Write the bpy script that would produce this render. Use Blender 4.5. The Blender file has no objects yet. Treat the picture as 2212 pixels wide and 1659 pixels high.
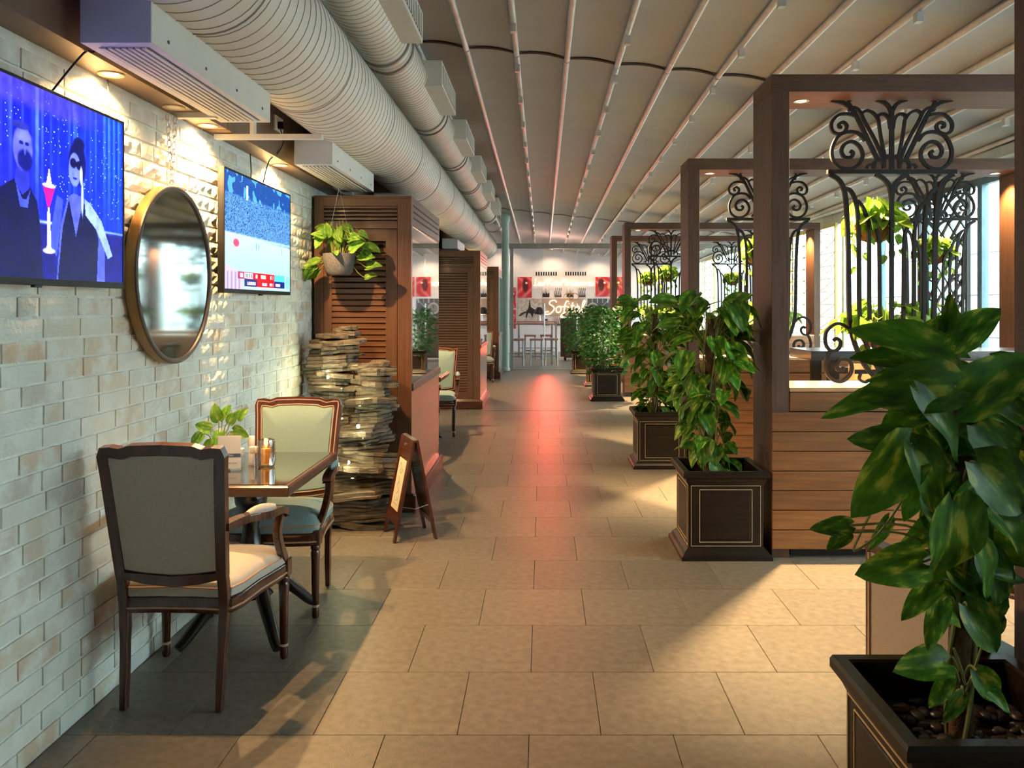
import bpy, math, random
import numpy as np
from mathutils import Vector, Matrix, Quaternion
random.seed(7)
PI = math.pi
sc = bpy.context.scene
# ------------------------------------------------------------------ camera, world, exposure
cam_d = bpy.data.cameras.new('camera'); cam = bpy.data.objects.new('camera', cam_d)
sc.collection.objects.link(cam); sc.camera = cam
cam.location = (0, 0, 1.5); cam.rotation_euler = (PI/2, 0, 0)
cam_d.sensor_width = 36; cam_d.lens = 36*1850/2212
cam_d.shift_x = (1106-1172)/2212; cam_d.shift_y = -(829.5-660)/2212
cam_d.clip_start = 0.05; cam_d.clip_end = 200
cam_d.dof.use_dof = True; cam_d.dof.focus_distance = 6.5; cam_d.dof.aperture_fstop = 13
w = bpy.data.worlds.new('world'); sc.world = w; w.use_nodes = True
bg = w.node_tree.nodes['Background']; bg.inputs[0].default_value = (0.74, 0.94, 0.97, 1); bg.inputs[1].default_value = 12.5
sc.view_settings.view_transform = 'Standard'; sc.view_settings.look = 'None'
sc.view_settings.exposure = 0.72; sc.view_settings.gamma = 1; sc.view_settings.use_curve_mapping = False
WARM = (1.0, 0.59, 0.24); WARM2 = (1.0, 0.68, 0.34)
K_SOFFIT = 145; K_FRAME = 950; K_FAR = 110

def P(px, py, Y):            # world point seen at photo pixel (px, py) at depth Y
    return Vector(((px-1172)*Y/1850, Y, 1.5+(660-py)*Y/1850))

# ------------------------------------------------------------------ materials
def new_mat(name):
    m = bpy.data.materials.new(name); m.use_nodes = True
    nt = m.node_tree; return m, nt, nt.nodes, nt.links, nt.nodes['Principled BSDF']
def c4(c): return (c[0], c[1], c[2], 1)
def mat(name, c, rough=0.5, metal=0, var=0.12, scale=8, bump=0.0, bscale=60, c2=None, coat=0, rnd=0.0, spec=0.5, strech=(1,1,1), emit=None, es=0):
    m, nt, N, L, b = new_mat(name)
    tc = N.new('ShaderNodeTexCoord'); mp = N.new('ShaderNodeMapping'); mp.inputs['Scale'].default_value = strech
    L.new(tc.outputs['Object'], mp.inputs[0])
    n = N.new('ShaderNodeTexNoise'); n.inputs['Scale'].default_value = scale; n.inputs['Detail'].default_value = 5
    L.new(mp.outputs[0], n.inputs['Vector'])
    r = N.new('ShaderNodeValToRGB'); r.color_ramp.elements[0].position = 0.3; r.color_ramp.elements[1].position = 0.72
    ca = tuple(x*(1-var) for x in c); cb = c2 if c2 else tuple(min(1, x*(1+var)) for x in c)
    r.color_ramp.elements[0].color = c4(ca); r.color_ramp.elements[1].color = c4(cb)
    L.new(n.outputs['Fac'], r.inputs[0]); out = r.outputs[0]
    if rnd:
        oi = N.new('ShaderNodeObjectInfo'); mm = N.new('ShaderNodeMapRange')
        mm.inputs[3].default_value = 1-rnd; mm.inputs[4].default_value = 1+rnd
        L.new(oi.outputs['Random'], mm.inputs[0])
        h = N.new('ShaderNodeHueSaturation'); L.new(mm.outputs[0], h.inputs['Value']); L.new(out, h.inputs['Color']); out = h.outputs[0]
    L.new(out, b.inputs['Base Color'])
    b.inputs['Roughness'].default_value = rough; b.inputs['Metallic'].default_value = metal
    b.inputs['Coat Weight'].default_value = coat; b.inputs['Coat Roughness'].default_value = 0.08
    b.inputs['Specular IOR Level'].default_value = spec
    if bump:
        n2 = N.new('ShaderNodeTexNoise'); n2.inputs['Scale'].default_value = bscale; n2.inputs['Detail'].default_value = 4
        L.new(mp.outputs[0], n2.inputs['Vector'])
        bp = N.new('ShaderNodeBump'); bp.inputs['Strength'].default_value = bump; bp.inputs['Distance'].default_value = 0.01
        L.new(n2.outputs['Fac'], bp.inputs['Height']); L.new(bp.outputs[0], b.inputs['Normal'])
    if emit:
        b.inputs['Emission Color'].default_value = c4(emit); b.inputs['Emission Strength'].default_value = es
    return m
def wood(name, ca, cb, axis=2, rough=0.35, coat=0.3, rnd=0.08):
    st = [30, 30, 30]; st[axis] = 2.0
    return mat(name, ca, rough, var=0.0, c2=cb, scale=1.6, strech=tuple(st), coat=coat, rnd=rnd, bump=0.08, bscale=3)
def emis(name, c, s):
    m, nt, N, L, b = new_mat(name); b.inputs['Base Color'].default_value = c4(c)
    b.inputs['Emission Color'].default_value = c4(c); b.inputs['Emission Strength'].default_value = s; return m
def glass(name, tint=(1, 1, 1), refl=0.12):
    m, nt, N, L, b = new_mat(name); N.remove(b)
    t = N.new('ShaderNodeBsdfTransparent'); t.inputs[0].default_value = c4(tint)
    g = N.new('ShaderNodeBsdfGlossy'); g.inputs['Roughness'].default_value = 0.02
    lw = N.new('ShaderNodeLayerWeight'); lw.inputs[0].default_value = 0.5
    pw = N.new('ShaderNodeMath'); pw.operation = 'POWER'; pw.inputs[1].default_value = 5; L.new(lw.outputs['Facing'], pw.inputs[0])
    ma = N.new('ShaderNodeMath'); ma.operation = 'MULTIPLY_ADD'; ma.inputs[1].default_value = 0.6; ma.inputs[2].default_value = refl*.3; L.new(pw.outputs[0], ma.inputs[0])
    mx = N.new('ShaderNodeMixShader'); L.new(ma.outputs[0], mx.inputs[0]); L.new(t.outputs[0], mx.inputs[1]); L.new(g.outputs[0], mx.inputs[2])
    L.new(mx.outputs[0], N['Material Output'].inputs[0]); return m
def leafmat(name, dark, light, yel, trans=0.35):
    m, nt, N, L, b = new_mat(name)
    tc = N.new('ShaderNodeTexCoord'); n = N.new('ShaderNodeTexNoise'); n.inputs['Scale'].default_value = 2.6; n.inputs['Detail'].default_value = 5
    mp = N.new('ShaderNodeMapping'); mp.inputs['Scale'].default_value = (3.0, 1.0, 1); L.new(tc.outputs['Object'], mp.inputs[0]); L.new(mp.outputs[0], n.inputs['Vector'])
    oi = N.new('ShaderNodeObjectInfo'); L.new(oi.outputs['Random'], mp.inputs['Location'])
    r = N.new('ShaderNodeValToRGB'); e = r.color_ramp.elements
    e[0].position = 0.35; e[0].color = c4(dark); e[1].position = 0.55; e[1].color = c4(light)
    x = e.new(0.65); x.color = c4(yel); L.new(n.outputs['Fac'], r.inputs[0])
    mm = N.new('ShaderNodeMapRange'); mm.inputs[3].default_value = 0.65; mm.inputs[4].default_value = 1.35; L.new(oi.outputs['Random'], mm.inputs[0])
    h = N.new('ShaderNodeHueSaturation'); L.new(mm.outputs[0], h.inputs['Value']); L.new(r.outputs[0], h.inputs['Color'])
    L.new(h.outputs[0], b.inputs['Base Color']); b.inputs['Roughness'].default_value = 0.45; b.inputs['Specular IOR Level'].default_value = 0.35
    t = N.new('ShaderNodeBsdfTranslucent'); L.new(h.outputs[0], t.inputs[0])
    mx = N.new('ShaderNodeMixShader'); mx.inputs[0].default_value = trans
    L.new(b.outputs[0], mx.inputs[1]); L.new(t.outputs[0], mx.inputs[2]); L.new(mx.outputs[0], N['Material Output'].inputs[0]); return m
def vcolmat(name, em=0.0, rough=0.5):
    m, nt, N, L, b = new_mat(name); a = N.new('ShaderNodeVertexColor'); a.layer_name = 'Col'
    b.inputs['Roughness'].default_value = rough
    if em: b.inputs['Base Color'].default_value = (0.01, 0.01, 0.01, 1); b.inputs['Roughness'].default_value = 0.3; b.inputs['Specular IOR Level'].default_value = 0.12; L.new(a.outputs[0], b.inputs['Emission Color']); b.inputs['Emission Strength'].default_value = em
    else: L.new(a.outputs[0], b.inputs['Base Color'])
    return m

M = {}
M['mortar'] = mat('mortar', (0.84, 0.87, 0.81), 0.9, bump=0.5, bscale=120)
M['brick'] = None
M['tile'] = mat('stone tile', (0.155, 0.130, 0.096), 0.40, var=0.12, scale=26, c2=(0.215, 0.178, 0.132), bump=0.12, bscale=160, rnd=0.10, spec=0.45)
M['grout'] = mat('tile grout', (0.12, 0.10, 0.075), 0.9)
M['mahog'] = wood('dark mahogany', (0.040, 0.010, 0.005), (0.085, 0.022, 0.009), 2, 0.25, 0.4)
M['mahog_h'] = wood('dark mahogany level', (0.040, 0.010, 0.005), (0.085, 0.022, 0.009), 0, 0.25, 0.4)
M['bead'] = mat('gilded bead paint', (0.50, 0.32, 0.20), 0.4)
M['fabric'] = mat('sage linen', (0.23, 0.335, 0.32), 0.9, var=0.08, scale=200, bump=0.15, bscale=400)
M['fabric2'] = mat('taupe linen', (0.50, 0.45, 0.38), 0.9, var=0.10, scale=200, bump=0.15, bscale=400)
M['beigeback'] = mat('beige upholstery', (0.42, 0.34, 0.27), 0.9, var=0.08, scale=200)
M['cream'] = mat('cream linen', (0.72, 0.62, 0.45), 0.9, var=0.08, scale=200)
M['walnut'] = wood('walnut louvre', (0.090, 0.036, 0.016), (0.155, 0.066, 0.030), 0, 0.4, 0.15)
M['walnut_v'] = wood('walnut stile', (0.090, 0.036, 0.016), (0.155, 0.066, 0.030), 2, 0.4, 0.15)
M['dark'] = mat('dark recess', (0.02, 0.012, 0.009), 0.7)
M['frame_v'] = wood('oak stained post', (0.066, 0.027, 0.013), (0.118, 0.054, 0.028), 2, 0.6, 0.0)
M['frame_h'] = wood('oak stained beam', (0.066, 0.027, 0.013), (0.118, 0.054, 0.028), 0, 0.6, 0.0)
M['plank'] = wood('teak plank', (0.165, 0.058, 0.014), (0.28, 0.112, 0.030), 0, 0.4, 0.2, 0.16)
M['cap'] = wood('light oak cap', (0.45, 0.26, 0.12), (0.60, 0.38, 0.20), 0, 0.3, 0.3)
M['iron'] = mat('wrought iron', (0.010, 0.009, 0.008), 0.6, bump=0.2, bscale=80, spec=0.25)
M['black'] = mat('black lacquer', (0.012, 0.010, 0.009), 0.25, coat=0.3)
M['blackplastic'] = mat('black plastic', (0.008, 0.008, 0.009), 0.45, spec=0.3)
M['gold'] = mat('brass inlay line', (0.55, 0.42, 0.25), 0.4)
M['planter'] = mat('espresso planter wood', (0.009, 0.005, 0.003), 0.4, c2=(0.020, 0.011, 0.007), scale=3, strech=(1, 1, 14), spec=0.3)
M['pebble'] = mat('river pebble', (0.035, 0.030, 0.028), 0.35, rnd=0.5, var=0.3)
M['soil'] = mat('soil', (0.02, 0.014, 0.01), 0.95, bump=0.8)
M['pole'] = mat('coir pole', (0.10, 0.055, 0.025), 0.95, bump=1.0, bscale=60)
M['stem'] = mat('vine stem', (0.24, 0.26, 0.08), 0.6)
M['leaf'] = leafmat('pothos leaf', (0.030, 0.105, 0.010), (0.085, 0.25, 0.018), (0.42, 0.50, 0.06), 0.3)
M['leafy'] = leafmat('lime pothos leaf', (0.12, 0.26, 0.015), (0.22, 0.40, 0.03), (0.42, 0.55, 0.09), 0.45)
M['leafs'] = leafmat('small pothos leaf', (0.10, 0.28, 0.03), (0.20, 0.42, 0.05), (0.45, 0.58, 0.14), 0.4)
M['leafd'] = leafmat('bush leaf', (0.03, 0.13, 0.025), (0.06, 0.24, 0.04), (0.10, 0.34, 0.06), 0.35)
M['coir'] = mat('coconut fibre', (0.22, 0.095, 0.035), 0.95, bump=1.0, bscale=50)
M['duct'] = mat('painted duct', (0.74, 0.71, 0.64), 0.5, var=0.05, scale=3)
M['seam'] = mat('duct seam', (0.36, 0.34, 0.30), 0.6)
M['band'] = mat('duct band', (0.30, 0.29, 0.27), 0.4, metal=0.5)
M['box'] = mat('white diffuser', (0.72, 0.72, 0.68), 0.5, var=0.03)
M['grille'] = mat('grille gap', (0.10, 0.10, 0.12), 0.6)
M['fabricroof'] = mat('awning fabric', (0.40, 0.40, 0.405), 0.75, var=0.05, scale=2, bump=0.25, bscale=150)
M['rib'] = mat('aluminium rib', (0.62, 0.60, 0.57), 0.35, metal=0.4)
M['soffit'] = mat('bronze soffit', (0.16, 0.105, 0.06), 0.45, var=0.05)
M['silver'] = mat('brushed steel', (0.6, 0.6, 0.6), 0.3, metal=0.9)
M['mirror'] = mat('mirror glass', (0.88, 0.88, 0.86), 0.02, metal=1.0, var=0.02)
M['mirror2'] = mat('reflection tinted mirror', (0.36, 0.40, 0.37), 0.05, metal=1.0, var=0.2, scale=6)  # grey green of the reflected windows put into the glass colour
M['brass'] = mat('aged brass frame', (0.30, 0.17, 0.06), 0.4, metal=0.6)
M['bronze'] = mat('dark bronze frame', (0.09, 0.075, 0.065), 0.4, metal=0.4)
M['white'] = mat('white paint', (0.82, 0.80, 0.78), 0.6, var=0.02)
M['paper'] = mat('white card', (0.85, 0.85, 0.85), 0.6, var=0.01)
M['navy'] = mat('navy print', (0.03, 0.08, 0.16), 0.6)
M['ink'] = mat('grey ink', (0.25, 0.25, 0.27), 0.7)
M['glass'] = glass('clear glass')
M['glassw'] = glass('window glass', (0.96, 0.99, 1.0))
M['green'] = mat('pale green column', (0.40, 0.52, 0.48), 0.4, var=0.03)
M['greymetal'] = mat('grey metal', (0.36, 0.35, 0.34), 0.4, metal=0.3)
M['alu'] = mat('window aluminium', (0.52, 0.54, 0.54), 0.4, metal=0.3)
M['bluealu'] = mat('blue grey mullion', (0.10, 0.19, 0.24), 0.4)
M['lattice'] = mat('black lattice', (0.02, 0.03, 0.035), 0.4)
M['goldlat'] = mat('gold lattice', (0.75, 0.58, 0.16), 0.4, metal=0.2)
M['facade'] = mat('white facade panel', (0.82, 0.83, 0.84), 0.7, var=0.03)
M['facadejoint'] = mat('facade joint', (0.30, 0.30, 0.32), 0.8)
M['redwall'] = mat('far plaster', (0.66, 0.58, 0.58), 0.7, var=0.03)
M['stone'] = mat('slate ledge', (0.050, 0.043, 0.032), 0.40, c2=(0.17, 0.14, 0.10), scale=14, strech=(1, 1, 5), bump=0.8, bscale=35, rnd=0.3, coat=0.25)
M['water'] = glass('water'); M['ribglass'] = glass('ribbed smoke glass', (0.80, 0.76, 0.70), 1.0)

M['pot'] = mat('woven grey pot', (0.11, 0.11, 0.12), 0.8, var=0.5, scale=150)
M['wicker'] = mat('brown wicker', (0.12, 0.06, 0.03), 0.7, var=0.5, scale=80)
M['lightwood'] = wood('honey wood', (0.42, 0.19, 0.06), (0.58, 0.29, 0.10), 2, 0.4, 0.2)
M['lamp_on'] = emis('lit lamp', (1.0, 0.80, 0.52), 14)
M['neon'] = emis('neon tube', (1.0, 0.80, 0.46), 1.7)
M['candle'] = emis('candle flame', (1.0, 0.55, 0.12), 9)
M['amber'] = mat('amber candle wax', (0.6, 0.22, 0.04), 0.5, emit=(1.0, 0.38, 0.05), es=0.5)
M['plaster'] = mat('back wall plaster', (0.16, 0.14, 0.12), 0.8)
M['screen'] = vcolmat('television picture', 1.7)
M['print'] = vcolmat('photo print', 0.0, 0.6)

def brickmat():
    m, nt, N, L, b = new_mat('whitewashed brick')
    oi = N.new('ShaderNodeObjectInfo'); tc = N.new('ShaderNodeTexCoord')
    r = N.new('ShaderNodeValToRGB'); e = r.color_ramp.elements
    e[0].position = 0.0; e[0].color = (0.68, 0.75, 0.69, 1); e[1].position = 1.0; e[1].color = (0.68, 0.52, 0.36, 1)
    for p_, c_ in ((0.35, (0.75, 0.78, 0.69)), (0.6, (0.68, 0.61, 0.47)), (0.8, (0.60, 0.61, 0.56))):
        x = e.new(p_); x.color = c4(c_)
    at = N.new('ShaderNodeAttribute'); at.attribute_name = 'rnd'
    ad = N.new('ShaderNodeMath'); ad.operation = 'ADD'; L.new(oi.outputs['Random'], ad.inputs[0]); L.new(at.outputs['Fac'], ad.inputs[1])
    fr = N.new('ShaderNodeMath'); fr.operation = 'FRACT'; L.new(ad.outputs[0], fr.inputs[0]); L.new(fr.outputs[0], r.inputs[0])
    gm = N.new('ShaderNodeNewGeometry')
    n = N.new('ShaderNodeTexNoise'); n.inputs['Scale'].default_value = 9; n.inputs['Detail'].default_value = 6
    L.new(gm.outputs['Position'], n.inputs['Vector'])
    r2 = N.new('ShaderNodeValToRGB'); r2.color_ramp.elements[0].position = 0.42; r2.color_ramp.elements[1].position = 0.62
    L.new(n.outputs['Fac'], r2.inputs[0])
    mx = N.new('ShaderNodeMix'); mx.data_type = 'RGBA'; L.new(r2.outputs[0], mx.inputs[0]); L.new(r.outputs[0], mx.inputs[6]); mx.inputs[7].default_value = (0.80, 0.85, 0.78, 1)
    L.new(mx.outputs[2], b.inputs['Base Color']); b.inputs['Roughness'].default_value = 0.7
    n2 = N.new('ShaderNodeTexNoise'); n2.inputs['Scale'].default_value = 55; n2.inputs['Detail'].default_value = 5; L.new(gm.outputs['Position'], n2.inputs['Vector'])
    bp = N.new('ShaderNodeBump'); bp.inputs['Strength'].default_value = 0.6; bp.inputs['Distance'].default_value = 0.006
    L.new(n2.outputs['Fac'], bp.inputs['Height']); L.new(bp.outputs[0], b.inputs['Normal']); return m
M['brick'] = brickmat()

# ------------------------------------------------------------------ mesh builder
class MB:
    def __init__(s): s.v = []; s.f = []
    def add(s, vs, fs):
        o = len(s.v); s.v += [tuple(v) for v in vs]; s.f += [tuple(i+o for i in f) for f in fs]; return s
    def box(s, x0, x1, y0, y1, z0, z1):
        return s.add([(x0,y0,z0),(x1,y0,z0),(x1,y1,z0),(x0,y1,z0),(x0,y0,z1),(x1,y0,z1),(x1,y1,z1),(x0,y1,z1)],
            [(0,3,2,1),(4,5,6,7),(0,1,5,4),(1,2,6,5),(2,3,7,6),(3,0,4,7)])
    def beam(s, a, b, w, d, up=(0, 0, 1)):        # box beam from a to b, width w (side), depth d (along up)
        a = Vector(a); b = Vector(b); t = (b-a).normalized(); u = Vector(up)
        r = t.cross(u)
        if r.length < 1e-4: r = t.cross(Vector((0, 1, 0)))
        r.normalize(); u = r.cross(t).normalized()
        vs = [p + r*sx*w/2 + u*sz*d/2 for p in (a, b) for sx, sz in ((-1,-1),(1,-1),(1,1),(-1,1))]
        return s.add(vs, [(0,1,2,3),(7,6,5,4),(0,4,5,1),(1,5,6,2),(2,6,7,3),(3,7,4,0)])
    def tube(s, pts, r, n=8, closed=False, flat=None, up=None):
        # sweep; r number or list; flat=(w,d) rectangular section, up = fixed normal for the section's depth
        pts = [Vector(p) for p in pts]; m = len(pts); rs = r if isinstance(r, (list, tuple)) else [r]*m
        rings = []; prev = None
        for i, p in enumerate(pts):
            if closed: t = pts[(i+1) % m]-pts[i-1]
            else: t = pts[min(i+1, m-1)]-pts[max(i-1, 0)]
            if t.length < 1e-9: t = Vector((0, 0, 1))
            t.normalize()
            if up is not None: nrm = Vector(up)
            elif prev is None: nrm = Vector((0, 0, 1)) if abs(t.z) < 0.9 else Vector((1, 0, 0))
            else: nrm = prev
            nrm = (nrm - t*nrm.dot(t))
            if nrm.length < 1e-6: nrm = t.orthogonal()
            nrm.normalize(); prev = nrm; bn = t.cross(nrm)
            if flat:
                wv, dv = flat; k = rs[i]
                ring = [p + bn*(a*wv/2*k) + nrm*(b*dv/2) for a, b in ((-1,-1),(1,-1),(1,1),(-1,1))]
            else:
                ring = [p + (nrm*math.cos(2*PI*j/n) + bn*math.sin(2*PI*j/n))*rs[i] for j in range(n)]
            rings.append(ring)
        q = len(rings[0]); vs = [v for ring in rings for v in ring]; fs = []
        for i in range(m if closed else m-1):
            i2 = (i+1) % m
            for j in range(q):
                j2 = (j+1) % q; fs.append((i*q+j, i*q+j2, i2*q+j2, i2*q+j))
        if not closed: fs.append(tuple(range(q-1, -1, -1))); fs.append(tuple((m-1)*q+j for j in range(q)))
        return s.add(vs, fs)
    def lathe(s, prof, n=20, c=(0, 0, 0)):
        vs = []; fs = []; m = len(prof)
        for r, z in prof:
            for j in range(n): vs.append((c[0]+r*math.cos(2*PI*j/n), c[1]+r*math.sin(2*PI*j/n), c[2]+z))
        for i in range(m-1):
            for j in range(n):
                j2 = (j+1) % n; fs.append((i*n+j, i*n+j2, (i+1)*n+j2, (i+1)*n+j))
        if prof[0][0] > 1e-5: fs.append(tuple(range(n-1, -1, -1)))
        if prof[-1][0] > 1e-5: fs.append(tuple((m-1)*n+j for j in range(n)))
        return s.add(vs, fs)
    def prism(s, poly, h0, h1, fn):               # poly 2D, fn(u, v, h)->3D
        n = len(poly); vs = [fn(u, v, h0) for u, v in poly]+[fn(u, v, h1) for u, v in poly]
        fs = [tuple(range(n-1, -1, -1)), tuple(range(n, 2*n))]+[(i, (i+1) % n, n+(i+1) % n, n+i) for i in range(n)]
        return s.add(vs, fs)
    def layers(s, rings, cap=True):               # rings of equal-length 3D loops
        n = len(rings[0]); vs = [v for r in rings for v in r]; fs = []
        for i in range(len(rings)-1):
            for j in range(n):
                j2 = (j+1) % n; fs.append((i*n+j, i*n+j2, (i+1)*n+j2, (i+1)*n+j))
        if cap: fs.append(tuple(range(n-1, -1, -1))); fs.append(tuple((len(rings)-1)*n+j for j in range(n)))
        return s.add(vs, fs)
    def mesh(s, name, smooth=False):
        me = bpy.data.meshes.new(name); me.from_pydata(s.v, [], s.f); me.update()
        if smooth:
            me.polygons.foreach_set('use_smooth', [True]*len(me.polygons))
            me.set_sharp_from_angle(angle=math.radians(40))
        return me
    def build(s, name, m, parent=None, smooth=False, bevel=0, loc=None):
        me = s.mesh(name, smooth); me.materials.append(M[m] if isinstance(m, str) else m)
        return link(name, me, parent, loc, bevel)
def link(name, me, parent=None, loc=None, bevel=0, mw=None):
    o = bpy.data.objects.new(name, me); sc.collection.objects.link(o)
    if parent: o.parent = parent
    if loc is not None: o.location = loc
    if mw is not None: o.matrix_local = mw
    if bevel:
        b = o.modifiers.new('bevel', 'BEVEL'); b.width = bevel; b.segments = 2; b.limit_method = 'ANGLE'; b.angle_limit = math.radians(50)
    return o
def thing(name, label, cat, loc=(0, 0, 0), rz=0, group=None):
    o = bpy.data.objects.new(name, None); sc.collection.objects.link(o); o.empty_display_size = 0.1
    o.location = loc; o.rotation_euler = (0, 0, rz); tag(o, label, cat, group); return o
def tag(o, label, cat, group=None):
    o['label'] = label; o['category'] = cat
    if group: o['group'] = group
    return o
def struct(o): o['kind'] = 'structure'; return o
def sroot(name, label=None):
    o = bpy.data.objects.new(name, None); sc.collection.objects.link(o); o['kind'] = 'structure'
    if label: o['label'] = label
    return o
def dup(root, loc, rz, label, group=None):
    def cp(o, par):
        c = o.copy(); sc.collection.objects.link(c)
        if par: c.parent = par
        for ch in kids.get(o.name, []): cp(ch, c)
        return c
    kids = {}
    def walk(o):
        kids[o.name] = list(o.children)
        for ch in o.children: walk(ch)
    walk(root); r = cp(root, None); r.location = loc; r.rotation_euler = (0, 0, rz); r['label'] = label
    if group: r['group'] = group
    return r
def cat(pts, k=6, closed=False):                  # Catmull-Rom
    pts = [Vector(p) for p in pts]; n = len(pts); out = []
    segs = n if closed else n-1
    for i in range(segs):
        g = lambda j: pts[j % n] if closed else pts[max(0, min(n-1, j))]
        a, b, c, d = g(i-1), g(i), g(i+1), g(i+2)
        for j in range(k):
            t = j/k; out.append(0.5*((2*b)+(c-a)*t+(2*a-5*b+4*c-d)*t*t+(3*b-a-3*c+d)*t**3))
    if not closed: out.append(pts[-1])
    return out
def lampspot(loc, energy, color, size=2.6, blend=0.6, r=0.03, tgt=None):
    l = bpy.data.lights.new('lamp light', 'SPOT'); l.energy = energy; l.color = color; l.spot_size = size; l.spot_blend = blend; l.shadow_soft_size = r
    o = bpy.data.objects.new('lamp_light', l); sc.collection.objects.link(o); o.location = loc
    if tgt is not None: o.rotation_euler = (Vector(tgt)-Vector(loc)).to_track_quat('-Z', 'Y').to_euler()
    return o
def lamppt(loc, energy, color, r=0.05):
    l = bpy.data.lights.new('lamp light', 'POINT'); l.energy = energy; l.color = color; l.shadow_soft_size = r
    o = bpy.data.objects.new('lamp_light', l); sc.collection.objects.link(o); o.location = loc; return o

# ================================================================== STRUCTURE
XW = -1.676; XR = 4.85; YB = -2.5; YF = 28.0
# floor with stone tiles
fl = MB().box(-3.0, 12, YB, 30, -0.12, -0.006).build('floor', 'tile'); struct(fl)
tm = {}
def tile_mesh(wd, dp):
    key = (round(wd, 3), round(dp, 3))
    if key not in tm:
        b = 0.0012; me = MB().layers([[(0,0,-.0058),(wd,0,-.0058),(wd,dp,-.0058),(0,dp,-.0058)], [(0,0,-b),(wd,0,-b),(wd,dp,-b),(0,dp,-b)], [(b,b,0),(wd-b,b,0),(wd-b,dp-b,0),(b,dp-b,0)]]).mesh('tile')
        me.materials.append(M['tile']); tm[key] = me
    return tm[key]
TP = 0.5035; TD = 0.512; G = 0.0025
gb = MB().box(XW, XR, 1.4, 12.3, -0.0062, -0.0055).build('grout', 'grout', fl)
r = -3
while 2.992+TD*r < 12.0:
    y0 = 2.992+TD*r; off = -0.2987 if (r % 2 == 0) else -0.047
    k = math.floor((XW-off)/TP); 
    while off+k*TP < XR:
        x0 = max(XW+0.002, off+k*TP+G/2); x1 = min(XR-.002, off+(k+1)*TP-G/2)
        if x1-x0 > 0.03 and not (y0 < 2.4 and x0 > 1.6):
            o = link('tile', tile_mesh(x1-x0, TD-G), fl); o.location = (x0, y0+G/2, 0)
        k += 1
    r += 1
# left wall with bricks
wl = MB().box(XW-0.25, XW-0.0085, YB, 20, -0.1, 4.1).build('wall_left', 'mortar'); struct(wl)
def brick_geo(L_, H_, rough, seed, ox=0, oy=0, oz=0):
    rr = random.Random(seed); nx, nz = 6, 3; vs = []; fs = []
    for j in range(nz+1):
        for i in range(nx+1):
            e = (i in (0, nx)) or (j in (0, nz)); y = L_*i/nx; z = H_*j/nz
            d = 0.0 if e else 0.0018+rr.uniform(-1, 1)*rough
            if e: d = -0.0008+rr.uniform(-1, .2)*rough*0.3; y += rr.uniform(-.0012, .0012); z += rr.uniform(-.0012, .0012)
            vs.append((ox+d, oy+y, oz+z))
    for j in range(nz):
        for i in range(nx):
            a = j*(nx+1)+i; fs.append((a, a+1, a+nx+2, a+nx+1))
    B = [0, nx, (nz+1)*(nx+1)-1, nz*(nx+1)]; o = len(vs)
    edge = [i for i in range(nx+1)]+[j*(nx+1)+nx for j in range(1, nz+1)]+[nz*(nx+1)+i for i in range(nx-1, -1, -1)]+[j*(nx+1) for j in range(nz-1, 0, -1)]
    for i in edge: vs.append((ox-0.013, vs[i][1], vs[i][2]))
    for i in range(len(edge)): i2 = (i+1) % len(edge); fs.append((edge[i2], edge[i], o+i, o+i2))
    return vs, fs
bm_ = {}
def brick_mesh(L_, v):
    key = (round(L_, 2), v)
    if key not in bm_:
        m_ = MB(); m_.add(*brick_geo(L_, 0.0625, (0.0005, 0.0012, 0.0065)[v % 3], hash(key) % 9999)); me = m_.mesh('brick'); me.materials.append(M['brick'])
        bm_[key] = me
    return bm_[key]
allb = []; rb = random.Random(3); row = 0
while 0.004+row*0.0730 < 2.30:
    z = 0.004+row*0.0730; y = 2.28+(0.12 if row % 2 else 0)+rb.uniform(-.02, .02)
    while y < 6.20:
        L_ = rb.choice([0.23, 0.23, 0.23, 0.23, 0.22, 0.24, 0.11]); L2 = min(L_, 6.22-y)
        if L2 > 0.04: allb.append((y, z, round(L2, 2)))
        y += L_+0.010
    row += 1
allb.sort(key=lambda t: t[0]); restm = MB(); rest_r = []; cnt = 0
for (y, z, L_) in allb:
    hidden = (y < 2.42) or (y+L_ < 3.26 and 1.60 < z < 2.13) or (4.36 < y and y+L_ < 5.40 and 1.6 < z < 2.15)
    v = rb.choice([0, 0, 1, 1, 3, 4] if rb.random() > (y-2.9)/2.2 else [2, 5, 2, 5, 1]); 
    if not hidden and cnt < 298:
        o = link('brick', brick_mesh(L_, v), wl); o.location = (XW, y, z); cnt += 1
    else:
        vs, fs = brick_geo(L_, 0.0625, (0.0005, 0.0012, 0.0065)[v % 3], rb.randint(0, 9999), XW, y, z); rest_r += [rb.random()]*len(vs); restm.add(vs, fs)
ro = restm.build('bricks', 'brick', wl); ro['kind'] = 'stuff'
at = ro.data.attributes.new('rnd', 'FLOAT', 'POINT'); at.data.foreach_set('value', rest_r)
# shell behind, beyond and right
struct(MB().box(XW-.25, XR+.2, YB-.15, YB, -0.1, 4.1).build('wall_back', 'plaster'))
wf = struct(MB().box(-3.0, 6.0, YF, YF+.15, -0.1, 3.55).build('wall_far', 'redwall'))
struct(MB().box(-3.1, XR+.2, YB, YF+.2, 4.1, 4.2).build('trim_1', 'plaster'))
struct(MB().box(-3.1, -2.9, 20, YF, -0.1, 4.1).build('wall_1', 'redwall'))
struct(MB().box(-3.1, XW-.012, 19.85, 20.0, -0.1, 4.1).build('wall_2', 'plaster'))
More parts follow.
